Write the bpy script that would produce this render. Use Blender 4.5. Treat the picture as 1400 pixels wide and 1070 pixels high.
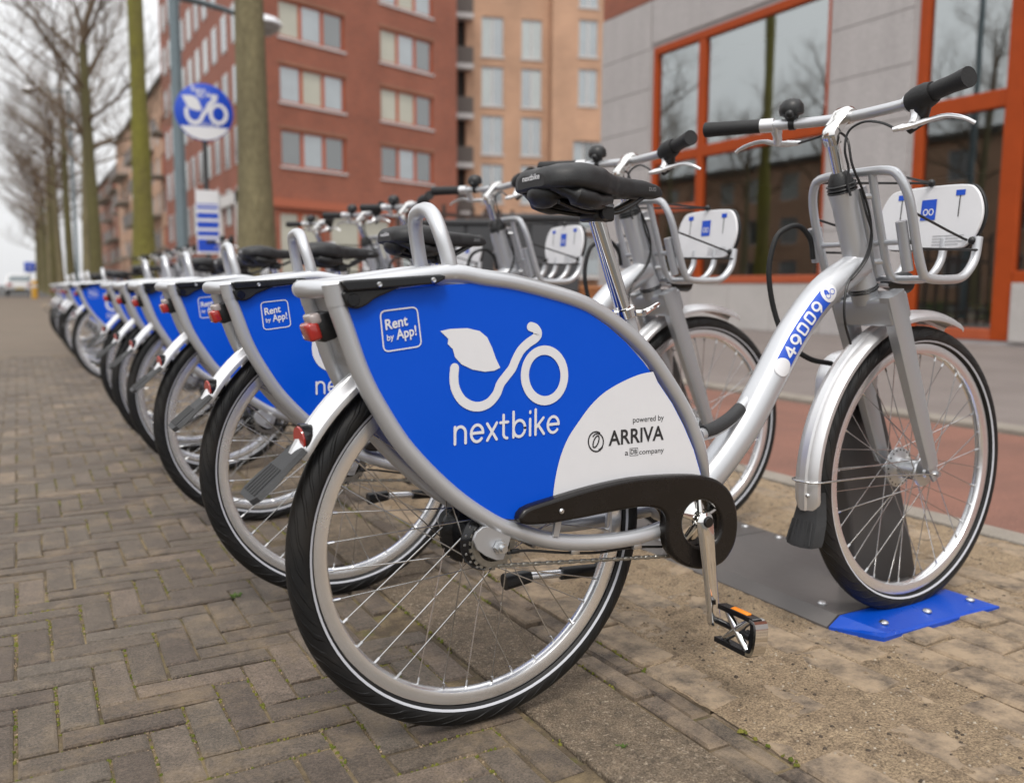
import bpy, bmesh, math, random
from mathutils import Vector, Matrix, noise
for o in list(bpy.data.objects): bpy.data.objects.remove(o)
scene = bpy.context.scene
col = scene.collection
R_ = math.radians
# ------------------------------------------------------------------ camera
FPX, YAW, PIT, ROLL = 1211.561, 0.506794, -0.116737, 0.005466
CAM = Vector((-0.675705, -1.333264, 0.761261))
_fw = Vector((math.sin(YAW)*math.cos(PIT), math.cos(YAW)*math.cos(PIT), math.sin(PIT)))
_r0 = Vector((math.cos(YAW), -math.sin(YAW), 0))
_u0 = _r0.cross(_fw)
_r = _r0*math.cos(ROLL) + _u0*math.sin(ROLL)
_u = -_r0*math.sin(ROLL) + _u0*math.cos(ROLL)
cd = bpy.data.cameras.new('camera'); cam = bpy.data.objects.new('camera', cd); col.objects.link(cam)
m = Matrix((_r, _u, -_fw)).transposed().to_4x4(); m.translation = CAM
cam.matrix_world = m
cd.sensor_width = 36; cd.sensor_fit = 'HORIZONTAL'; cd.lens = FPX/1400*36
cd.clip_start = 0.05; cd.clip_end = 2000
cd.dof.use_dof = True; cd.dof.focus_distance = 1.62; cd.dof.aperture_fstop = 2.8; cd.dof.aperture_blades = 0
scene.camera = cam
# ------------------------------------------------------------------ light
SUN_EL, SUN_AZ = R_(58), R_(215)      # overcast; azimuth from +Y clockwise
w = bpy.data.worlds.new('World'); scene.world = w; w.use_nodes = True
nt = w.node_tree; bg = nt.nodes['Background']
sky = nt.nodes.new('ShaderNodeTexSky'); sky.sky_type = 'NISHITA'; sky.sun_disc = False
sky.sun_elevation = SUN_EL; sky.sun_rotation = SUN_AZ; sky.dust_density = 3.0; sky.air_density = 1.0
hs = nt.nodes.new('ShaderNodeHueSaturation'); hs.inputs['Saturation'].default_value = 0.12; hs.inputs['Value'].default_value = 1.0
nt.links.new(sky.outputs[0], hs.inputs['Color'])
tc = nt.nodes.new('ShaderNodeTexCoord'); nz = nt.nodes.new('ShaderNodeTexNoise')
nz.inputs['Scale'].default_value = 2.2; nz.inputs['Detail'].default_value = 5; nz.inputs['Roughness'].default_value = 0.55
nt.links.new(tc.outputs['Generated'], nz.inputs['Vector'])
rp = nt.nodes.new('ShaderNodeValToRGB'); rp.color_ramp.elements[0].position = .3; rp.color_ramp.elements[1].position = .75
rp.color_ramp.elements[0].color = (8.6, 8.7, 8.9, 1); rp.color_ramp.elements[1].color = (10.4, 10.4, 10.4, 1)
nt.links.new(nz.outputs['Fac'], rp.inputs[0])
mx = nt.nodes.new('ShaderNodeMixRGB'); mx.inputs[0].default_value = 0.75
nt.links.new(hs.outputs[0], mx.inputs[1]); nt.links.new(rp.outputs[0], mx.inputs[2])
sx = nt.nodes.new('ShaderNodeSeparateXYZ'); nt.links.new(tc.outputs['Generated'], sx.inputs[0])
gm = nt.nodes.new('ShaderNodeMapRange'); gm.inputs[1].default_value = 0; gm.inputs[2].default_value = 1; gm.inputs[3].default_value = .92; gm.inputs[4].default_value = 1.75
nt.links.new(sx.outputs[2], gm.inputs[0]); sc_ = nt.nodes.new('ShaderNodeVectorMath'); sc_.operation = 'SCALE'
nt.links.new(mx.outputs[0], sc_.inputs[0]); nt.links.new(gm.outputs[0], sc_.inputs['Scale'])
nt.links.new(sc_.outputs[0], bg.inputs['Color']); bg.inputs['Strength'].default_value = 0.098
sd = bpy.data.lights.new('sun', 'SUN'); sd.energy = 1.5; sd.angle = R_(14); sd.color = (1, .95, .88)
so = bpy.data.objects.new('sun', sd); col.objects.link(so)
dirv = Vector((math.sin(SUN_AZ)*math.cos(SUN_EL), math.cos(SUN_AZ)*math.cos(SUN_EL), math.sin(SUN_EL)))
so.rotation_euler = dirv.to_track_quat('Z', 'Y').to_euler(); so.location = (-4, -6, 9)
vs = scene.view_settings; vs.view_transform = 'Standard'; vs.look = 'None'; vs.gamma = 1; vs.use_curve_mapping = False; vs.exposure = 0.32
scene.render.resolution_x = 1024; scene.render.resolution_y = 782
scene.cycles.max_bounces = 8

# ------------------------------------------------------------------ pixel helpers
def ray(x, y): return _fw*FPX + _r*(x-700) - _u*(y-535)
def B(x, y, Y=0.0):
    d = ray(x, y); return CAM + d*((Y-CAM.y)/d.y)
def G(x, y, Z=0.0):
    d = ray(x, y); return CAM + d*((Z-CAM.z)/d.z)
def BX(x, y, X):
    d = ray(x, y); return CAM + d*((X-CAM.x)/d.x)
def BD(x, y, depth):                      # at a given depth along the view axis
    return CAM + ray(x, y)*(depth/FPX)
def project(p):
    d = Vector(p)-CAM; z = d.dot(_fw)
    return (700+FPX*d.dot(_r)/z, 535-FPX*d.dot(_u)/z, z)

# ------------------------------------------------------------------ materials
MATS = {}
def mat(name, base, rough=.5, metal=0., var=0., vscale=8., bump=0., bscale=60., coat=0., rvar=0., spec=.5, ior=1.5, emit=None, objrand=0., aniso=0.):
    if name in MATS: return MATS[name]
    m = bpy.data.materials.new(name); m.use_nodes = True; MATS[name] = m
    n = m.node_tree.nodes; L = m.node_tree.links; p = n['Principled BSDF']
    p.inputs['Base Color'].default_value = (*base, 1); p.inputs['Roughness'].default_value = rough
    p.inputs['Metallic'].default_value = metal; p.inputs['Coat Weight'].default_value = coat; p.inputs['Coat Roughness'].default_value = .08
    p.inputs['Specular IOR Level'].default_value = spec; p.inputs['IOR'].default_value = ior
    if emit: p.inputs['Emission Color'].default_value = (*emit[:3], 1); p.inputs['Emission Strength'].default_value = emit[3]
    tc = n.new('ShaderNodeTexCoord')
    if var or rvar or objrand:
        nz = n.new('ShaderNodeTexNoise'); nz.inputs['Scale'].default_value = vscale; nz.inputs['Detail'].default_value = 6; nz.inputs['Roughness'].default_value = .65
        L.new(tc.outputs['Object'], nz.inputs['Vector'])
        if var or objrand:
            mr = n.new('ShaderNodeMapRange'); mr.inputs[1].default_value = .25; mr.inputs[2].default_value = .75; mr.inputs[3].default_value = 1-var; mr.inputs[4].default_value = 1+var
            L.new(nz.outputs['Fac'], mr.inputs[0]); val = mr.outputs[0]
            if objrand:
                oi = n.new('ShaderNodeObjectInfo'); m2 = n.new('ShaderNodeMapRange'); m2.inputs[3].default_value = 1-objrand; m2.inputs[4].default_value = 1+objrand
                L.new(oi.outputs['Random'], m2.inputs[0]); mm = n.new('ShaderNodeMath'); mm.operation = 'MULTIPLY'
                L.new(val, mm.inputs[0]); L.new(m2.outputs[0], mm.inputs[1]); val = mm.outputs[0]
            vm = n.new('ShaderNodeVectorMath'); vm.operation = 'SCALE'; vm.inputs[0].default_value = base
            L.new(val, vm.inputs['Scale']); L.new(vm.outputs[0], p.inputs['Base Color'])
        if rvar:
            m3 = n.new('ShaderNodeMapRange'); m3.inputs[1].default_value = .3; m3.inputs[2].default_value = .7; m3.inputs[3].default_value = max(0, rough-rvar); m3.inputs[4].default_value = rough+rvar
            L.new(nz.outputs['Fac'], m3.inputs[0]); L.new(m3.outputs[0], p.inputs['Roughness'])
    if bump:
        n2 = n.new('ShaderNodeTexNoise'); n2.inputs['Scale'].default_value = bscale; n2.inputs['Detail'].default_value = 5
        L.new(tc.outputs['Object'], n2.inputs['Vector'])
        bp = n.new('ShaderNodeBump'); bp.inputs['Strength'].default_value = bump; bp.inputs['Distance'].default_value = .01
        L.new(n2.outputs['Fac'], bp.inputs['Height']); L.new(bp.outputs[0], p.inputs['Normal'])
    return m
def blend_mat(name, c1, c2, scale=6, lo=.4, hi=.6, rough=.85, bump=.4, bscale=120, c3=None, s3=40, lo3=.6, hi3=.75, coord='Object', bdist=.006, stretch=None, grain=.28):
    """two or three colours mixed by noise, with a fine bump"""
    m = bpy.data.materials.new(name); m.use_nodes = True; MATS[name] = m
    n = m.node_tree.nodes; L = m.node_tree.links; p = n['Principled BSDF']; p.inputs['Roughness'].default_value = rough
    p.inputs['Specular IOR Level'].default_value = .3
    tc = n.new('ShaderNodeTexCoord'); csock = tc.outputs[coord]
    if stretch:
        mp = n.new('ShaderNodeMapping'); mp.inputs['Scale'].default_value = (1, 1, stretch); L.new(csock, mp.inputs[0]); csock = mp.outputs[0]
    def nzr(s, lo, hi, det=7, ro=.65):
        a = n.new('ShaderNodeTexNoise'); a.inputs['Scale'].default_value = s; a.inputs['Detail'].default_value = det; a.inputs['Roughness'].default_value = ro
        L.new(csock, a.inputs['Vector'])
        b = n.new('ShaderNodeMapRange'); b.inputs[1].default_value = lo; b.inputs[2].default_value = hi; L.new(a.outputs['Fac'], b.inputs[0]); return b.outputs[0]
    mx = n.new('ShaderNodeMixRGB'); mx.inputs[1].default_value = (*c1, 1); mx.inputs[2].default_value = (*c2, 1)
    L.new(nzr(scale, lo, hi), mx.inputs[0]); out = mx.outputs[0]
    if c3:
        m3 = n.new('ShaderNodeMixRGB'); m3.inputs[2].default_value = (*c3, 1); L.new(out, m3.inputs[1]); L.new(nzr(s3, lo3, hi3), m3.inputs[0]); out = m3.outputs[0]
    # fine grain
    gr = n.new('ShaderNodeMixRGB'); gr.blend_type = 'MULTIPLY'; gr.inputs[0].default_value = 1
    g = n.new('ShaderNodeMapRange'); g.inputs[3].default_value = 1-grain; g.inputs[4].default_value = 1+grain
    L.new(nzr(bscale*2.2, .32, .68, 3), g.inputs[0]); L.new(out, gr.inputs[1]); L.new(g.outputs[0], gr.inputs[2])
    L.new(gr.outputs[0], p.inputs['Base Color'])
    if bump:
        bp = n.new('ShaderNodeBump'); bp.inputs['Strength'].default_value = bump; bp.inputs['Distance'].default_value = bdist
        L.new(nzr(bscale, 0, 1, 6), bp.inputs['Height']); L.new(bp.outputs[0], p.inputs['Normal'])
    return m
silver = mat('silver_paint', (.55, .56, .58), .36, .62, 0, 6, coat=.2)
silver2 = mat('silver_fork', (.46, .47, .49), .36, .65, .02, 6, coat=.15, rvar=.04)
chrome = mat('chrome', (.80, .79, .77), .09, 1, .03, 30, rvar=.03)
alu = mat('polished_rim', (.86, .865, .88), .24, .90, .03, 10, rvar=.04)
fender = mat('brushed_fender', (.72, .72, .73), .36, .8, .03, 14, rvar=.05)
steel = mat('spoke_steel', (.55, .55, .55), .25, 1)
zinc = mat('zinc_bolt', (.62, .63, .64), .35, 1, .1, 80)
dull = mat('dull_hub', (.42, .43, .44), .42, .9, .1, 40)
black = mat('black_plastic', (.008, .008, .0085), .42, 0, .2, 20, .06, 300, rvar=.08)
gloss_black = mat('gloss_black', (.008, .008, .009), .16, 0, .2, 30, rvar=.06)
rubber = mat('rubber', (.009, .009, .0095), .62, 0, .25, 30, .12, 250)
flapm = mat('flap_rubber', (.022, .0225, .024), .6, 0, .2, 40, .1, 300)
cover = mat('chain_cover', (.0105, .0085, .0075), .27, 0, .25, 12, rvar=.1, spec=.35)
saddlem = mat('saddle_vinyl', (.012, .012, .013), .5, 0, .15, 14, .15, 600, rvar=.06)
blue = mat('blue_panel', (.0003, .074, .56), .40, 0, .03, 5, rvar=.10, spec=.2)
whitep = mat('white_print', (.68, .68, .70), .4, 0, .02, 20)
blackp = mat('black_print', (.02, .02, .022), .5)
bluep = mat('blue_print', (.006, .07, .50), .4)
redl = mat('red_lens', (.34, .022, .016), .12, 0, .1, 90, coat=.5)
clearl = mat('clear_lens', (.36, .31, .30), .12, 0, .15, 200, coat=.5)
orangel = mat('orange_reflector', (.75, .22, .01), .2, 0, .1, 200)
chainm = mat('chain_steel', (.33, .32, .29), .4, .9, .2, 200)
stripem = mat('tyre_stripe', (.50, .51, .55), .4)
def tyre_mat():
    m = bpy.data.materials.new('tyre_rubber'); m.use_nodes = True; n = m.node_tree.nodes; L = m.node_tree.links; p = n['Principled BSDF']
    p.inputs['Specular IOR Level'].default_value = .35; p.inputs['Roughness'].default_value = .5
    uv = n.new('ShaderNodeUVMap'); mp = n.new('ShaderNodeMapping'); mp.inputs['Scale'].default_value = (1, 1, 1); L.new(uv.outputs[0], mp.inputs[0])
    wv = n.new('ShaderNodeTexWave'); wv.wave_type = 'BANDS'; wv.bands_direction = 'DIAGONAL'; wv.inputs['Scale'].default_value = .5; wv.inputs['Distortion'].default_value = 6; wv.inputs['Detail'].default_value = 2; wv.inputs['Detail Scale'].default_value = .6
    L.new(mp.outputs[0], wv.inputs['Vector'])
    sp = n.new('ShaderNodeSeparateXYZ'); L.new(uv.outputs[0], sp.inputs[0])
    ms = n.new('ShaderNodeMapRange'); ms.inputs[1].default_value = 2.2; ms.inputs[2].default_value = 3.2; ms.inputs[3].default_value = 1; ms.inputs[4].default_value = 0
    ab = n.new('ShaderNodeMath'); ab.operation = 'ABSOLUTE'; L.new(sp.outputs[1], ab.inputs[0]); L.new(ab.outputs[0], ms.inputs[0])
    rp = n.new('ShaderNodeValToRGB'); rp.color_ramp.elements[0].position = .10; rp.color_ramp.elements[1].position = .28; L.new(wv.outputs['Fac'], rp.inputs[0])
    bp = n.new('ShaderNodeBump'); bp.inputs['Distance'].default_value = .004; L.new(rp.outputs[0], bp.inputs['Height']); L.new(ms.outputs[0], bp.inputs['Strength'])
    L.new(bp.outputs[0], p.inputs['Normal'])
    tc = n.new('ShaderNodeTexCoord'); nz = n.new('ShaderNodeTexNoise'); nz.inputs['Scale'].default_value = 9; nz.inputs['Detail'].default_value = 6; L.new(tc.outputs['Object'], nz.inputs['Vector'])
    cr = n.new('ShaderNodeValToRGB'); cr.color_ramp.elements[0].position = .5; cr.color_ramp.elements[0].color = (.008, .008, .0085, 1); cr.color_ramp.elements[1].position = .85; cr.color_ramp.elements[1].color = (.028, .024, .020, 1)
    L.new(nz.outputs['Fac'], cr.inputs[0]); L.new(cr.outputs[0], p.inputs['Base Color'])
    return m
tyrem = tyre_mat()

# ------------------------------------------------------------------ mesh helpers
class MB:
    def __init__(s): s.v = []; s.f = []; s.mi = []; s.mats = []; s.uv = {}
    def mid(s, m):
        if m not in s.mats: s.mats.append(m)
        return s.mats.index(m)
    def add(s, V, F, m=None):
        o = len(s.v); s.v += [tuple(a) for a in V]; k = s.mid(m) if m else 0
        for f in F: s.f.append([i+o for i in f]); s.mi.append(k)
        return s
    def build(s, name, m=None, parent=None, smooth=True, angle=38):
        me = bpy.data.meshes.new(name); me.from_pydata(s.v, [], s.f)
        ms = s.mats or [m]
        for a in ms: me.materials.append(a or m)
        if len(ms) > 1: me.polygons.foreach_set('material_index', s.mi)
        if smooth:
            me.polygons.foreach_set('use_smooth', [True]*len(me.polygons))
            me.set_sharp_from_angle(angle=R_(angle))
        me.update()
        return link(name, me, parent)
def link(name, me, parent=None):
    o = bpy.data.objects.new(name, me); col.objects.link(o)
    if parent: o.parent = parent
    return o
def empty(name, loc=(0, 0, 0), rz=0):
    o = bpy.data.objects.new(name, None); col.objects.link(o); o.location = loc; o.rotation_euler[2] = rz; o.empty_display_size = .1
    return o
def tag(o, label, cat, group=None, kind=None):
    o['label'] = label; o['category'] = cat
    if group: o['group'] = group
    if kind: o['kind'] = kind
    return o
def struct(o, label=None, cat=None, kind='structure'):
    o['kind'] = kind
    if label: o['label'] = label
    if cat: o['category'] = cat
    return o
def smooth_path(P, n=6, closed=False):
    P = [Vector(p) for p in P]; out = []; N = len(P)
    for i in range(N if closed else N-1):
        if closed: a, b, c, d = P[i-1], P[i], P[(i+1) % N], P[(i+2) % N]
        else:
            b, c = P[i], P[i+1]; a = P[i-1] if i else b*2-c; d = P[i+2] if i+2 < N else c*2-b
        for k in range(n):
            t = k/n
            out.append(.5*((2*b)+(c-a)*t+(2*a-5*b+4*c-d)*t*t+(3*b-a-3*c+d)*t**3))
    if not closed: out.append(P[-1])
    return out
def tube(mb, P, r, seg=12, m=None, caps=True, closed=False, sq=None, up=None):
    """sweep a circle (or the closed 2-d profile sq, scaled by r) along P"""
    P = [Vector(p) for p in P]; N = len(P)
    rs = r if isinstance(r, (list, tuple)) else [r]*N
    if len(rs) != N: rs = [rs[0]+(rs[-1]-rs[0])*i/(N-1) if len(rs) == 2 else rs[min(len(rs)-1, int(i*len(rs)/N))] for i in range(N)]
    prof = sq or [(math.cos(2*math.pi*k/seg), math.sin(2*math.pi*k/seg)) for k in range(seg)]
    S = len(prof); V = []; F = []; nrm = None
    for i in range(N):
        if closed: t = (P[(i+1) % N]-P[i-1]).normalized()
        else: t = (P[min(i+1, N-1)]-P[max(i-1, 0)]).normalized()
        if nrm is None:
            a = Vector(up) if up else (Vector((0, 1, 0)) if abs(t.y) < .8 else Vector((0, 0, 1)))
            nrm = (a-t*a.dot(t)).normalized()
        else: nrm = (nrm-t*nrm.dot(t)).normalized()
        b = t.cross(nrm)
        for (cx, cy) in prof: V.append(P[i]+(nrm*cx+b*cy)*rs[i])
    for i in range(N if closed else N-1):
        j = (i+1) % N
        for k in range(S):
            l = (k+1) % S
            F.append([i*S+k, i*S+l, j*S+l, j*S+k])
    if caps and not closed:
        F.append(list(range(S))[::-1]); F.append([(N-1)*S+k for k in range(S)])
    mb.add(V, F, m); return mb
def lathe(mb, prof, c=(0, 0, 0), axis='Y', seg=32, m=None, closed=False, ang0=0, ang1=2*math.pi):
    """prof: list of (radius, axial)"""
    full = abs(ang1-ang0-2*math.pi) < 1e-6; n = seg if full else seg+1; V = []; F = []; c = Vector(c); S = len(prof)
    for i in range(n):
        a = ang0+(ang1-ang0)*i/seg; ca, sa = math.cos(a), math.sin(a)
        for (r, h) in prof:
            V.append(c+Vector({'Y': (r*ca, h, r*sa), 'Z': (r*ca, r*sa, h), 'X': (h, r*ca, r*sa)}[axis]))
    for i in range(seg):
        j = (i+1) % n
        for k in range(S if closed else S-1):
            l = (k+1) % S
            f = [i*S+k, j*S+k, j*S+l, i*S+l]
            F.append(f[::-1] if axis != 'Y' else f)
    if not closed and full:
        if prof[0][0] > 1e-5: F.append([i*S for i in range(n)])
        if prof[-1][0] > 1e-5: F.append([i*S+S-1 for i in range(n)][::-1])
    mb.add(V, F, m); return mb
def bevel_box(mb, c, size, bev=.003, m=None, rot=None, seg=2):
    bm = bmesh.new(); bmesh.ops.create_cube(bm, size=1); bmesh.ops.scale(bm, vec=size, verts=bm.verts)
    if bev: bmesh.ops.bevel(bm, geom=bm.edges[:], offset=bev, segments=seg, affect='EDGES', profile=.5)
    M = (rot.to_4x4() if rot else Matrix.Identity(4)); M.translation = c
    bm.transform(M); bm.verts.index_update()
    mb.add([v.co.copy() for v in bm.verts], [[v.index for v in f.verts] for f in bm.faces], m); bm.free(); return mb
def box(mb, x0, x1, y0, y1, z0, z1, m=None):
    V = [(x, y, z) for z in (z0, z1) for y in (y0, y1) for x in (x0, x1)]
    mb.add(V, [[0, 2, 3, 1], [4, 5, 7, 6], [0, 1, 5, 4], [2, 6, 7, 3], [0, 4, 6, 2], [1, 3, 7, 5]], m); return mb
def ball(mb, c, r, m=None, seg=12, sc=(1, 1, 1)):
    V = []; F = []; n = seg//2
    for i in range(n+1):
        for k in range(seg):
            a = math.pi*i/n; b = 2*math.pi*k/seg
            V.append((c[0]+r*sc[0]*math.sin(a)*math.cos(b), c[1]+r*sc[1]*math.sin(a)*math.sin(b), c[2]+r*sc[2]*math.cos(a)))
    for i in range(n):
        for k in range(seg): F.append([i*seg+k, (i+1)*seg+k, (i+1)*seg+(k+1) % seg, i*seg+(k+1) % seg])
    mb.add(V, F, m); return mb
def plate2d(mb, loops, thick, bev, m, fmap):
    """filled outline (first loop) with holes, extruded; fmap(x, y, h) -> 3-d point, h across the thickness"""
    cu = bpy.data.curves.new('c', 'CURVE'); cu.dimensions = '2D'; cu.fill_mode = 'BOTH' if thick else 'FRONT'
    cu.extrude = max(0, thick/2-bev); cu.bevel_depth = bev; cu.bevel_resolution = 2; cu.offset = -bev
    for lp in loops:
        sp = cu.splines.new('POLY'); sp.points.add(len(lp)-1); sp.use_cyclic_u = True
        for q, a in zip(sp.points, lp): q.co = (a[0], a[1], 0, 1)
    o = bpy.data.objects.new('c', cu); col.objects.link(o); dg = bpy.context.evaluated_depsgraph_get()
    me = bpy.data.meshes.new_from_object(o.evaluated_get(dg))
    mb.add([fmap(*v.co) for v in me.vertices], [list(p.vertices) for p in me.polygons], m)
    bpy.data.objects.remove(o); bpy.data.curves.remove(cu); bpy.data.meshes.remove(me); return mb
def text2d(s, bold=0.0, space=1.0):
    cu = bpy.data.curves.new('t', 'FONT'); cu.body = s; cu.size = 1; cu.offset = bold; cu.space_character = space; cu.resolution_u = 4; cu.fill_mode = 'FRONT'
    o = bpy.data.objects.new('t', cu); col.objects.link(o); dg = bpy.context.evaluated_depsgraph_get()
    me = bpy.data.meshes.new_from_object(o.evaluated_get(dg))
    V = [(v.co.x, v.co.y) for v in me.vertices]; F = [list(p.vertices) for p in me.polygons]
    bpy.data.objects.remove(o); bpy.data.curves.remove(cu); bpy.data.meshes.remove(me)
    return V, F
def ribbon(pts, wd, closed=False):
    """flat stroke of width wd along 2-d pts: (V, F)"""
    P = [Vector((a[0], a[1])) for a in pts]; N = len(P); V = []; F = []
    for i in range(N):
        if closed: t = P[(i+1) % N]-P[i-1]
        else: t = P[min(i+1, N-1)]-P[max(i-1, 0)]
        t = t.normalized() if t.length else Vector((1, 0)); nn = Vector((-t.y, t.x))
        V += [tuple(P[i]+nn*wd/2), tuple(P[i]-nn*wd/2)]
    for i in range(N if closed else N-1):
        j = (i+1) % N; F.append([2*i, 2*i+1, 2*j+1, 2*j])
    if not closed:
        for e, i in ((0, 0), (1, N-1)):
            t = (P[0]-P[1]) if e == 0 else (P[-1]-P[-2]); a0 = math.atan2(t.y, t.x); o = len(V)
            cap = [(P[i].x+wd/2*math.cos(a0+math.pi/2-math.pi*k/8), P[i].y+wd/2*math.sin(a0+math.pi/2-math.pi*k/8)) for k in range(9)]
            V += cap; F.append(list(range(o, o+9)))
    return V, F
def arc(cx, cy, rx, ry, a0, a1, n=24): return [(cx+rx*math.cos(R_(a0+(a1-a0)*k/n)), cy+ry*math.sin(R_(a0+(a1-a0)*k/n))) for k in range(n+1)]
def sp2(P, n=6, closed=False): return [(p.x, p.y) for p in smooth_path([(a[0], a[1], 0) for a in P], n, closed)]
# the word mark as strokes, x-height 1
def wordmark():
    S = []; x = 0
    def st(pts): S.append([(px+x, py) for px, py in pts])
    def n_():
        st([(0, 0), (0, 1)]); st([(0, .58)]+arc(.36, .6, .36, .4, 180, 0, 14)[1:]+[(.72, 0)])
    def e_(): st([(.0, .52), (.80, .52)]); st(arc(.41, .5, .41, .5, 0, 318, 26))
    n_(); x += 1.10; e_(); x += 1.12
    st([(0, 0), (.66, 1)]); st([(0, 1), (.66, 0)]); x += 1.0
    st([(.15, 1.42), (.15, .3)]+arc(.42, .28, .27, .28, 180, 268, 8)); st([(-.08, .98), (.46, .98)]); x += .86
    st([(0, 1.55), (0, 0)]); st(arc(.42, .5, .42, .5, 0, 360, 28)); x += 1.22
    st([(0, 0), (0, 1)]); st([(0, 1.40), (0.001, 1.46)]); x += .40
    st([(0, 0), (0, 1.55)]); st([(.02, .42), (.58, 1)]); st([(.2, .58), (.62, 0)]); x += .92
    e_(); x += .82
    return S, x
# ------------------------------------------------------------------ the rental bicycle (x forward, y left, z up; origin under the rear axle)
RW = .335; RC = Vector((0, 0, RW)); FC = Vector((1.137, 0, .343))
YP = -.072
CAPH = max(v[1] for v in text2d('H')[0])
def tmap(mb, s, L, Rr, U, Yv, m, bold=0., space=1.):
    V, F = text2d(s, bold, space); x0 = min(v[0] for v in V); x1 = max(v[0] for v in V)
    a = B(*L, Yv); ex = (B(*Rr, Yv)-a)/(x1-x0); ey = (B(*U, Yv)-a)/CAPH
    mb.add([a+ex*(v[0]-x0)+ey*v[1] for v in V], F, m)
def stroke_px(mb, pts, wpx, Yv, m, closed=False):
    """stroke given in photograph pixels, laid on the plane y = Yv"""
    P3 = [B(x, y, Yv) for x, y in pts]; V, F = ribbon([(p.x, p.z) for p in P3], wpx, closed)
    mb.add([(v[0], Yv, v[1]) for v in V], F, m)
def flat_px(mb, pts, Yv, m):
    P3 = [B(x, y, Yv) for x, y in pts]; plate2d(mb, [[(p.x, p.z) for p in P3]], 0, 0, m, lambda x, y, h: (x, Yv, y))
def mirror(P): return [(p[0], -p[1], p[2]) for p in P]
def sq_prof(b=.25):
    return [(1, -1+b), (1, 1-b), (1-b, 1), (-1+b, 1), (-1, 1-b), (-1, -1+b), (-1+b, -1), (1-b, -1)]
HT = Vector((.862, 0, .966)); HB = Vector((.941, 0, .762)); HAX = (HT-HB).normalized()
def steer_matrix(a): return Matrix.Translation(HB) @ Matrix.Rotation(a, 4, HAX) @ Matrix.Translation(-HB)

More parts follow.
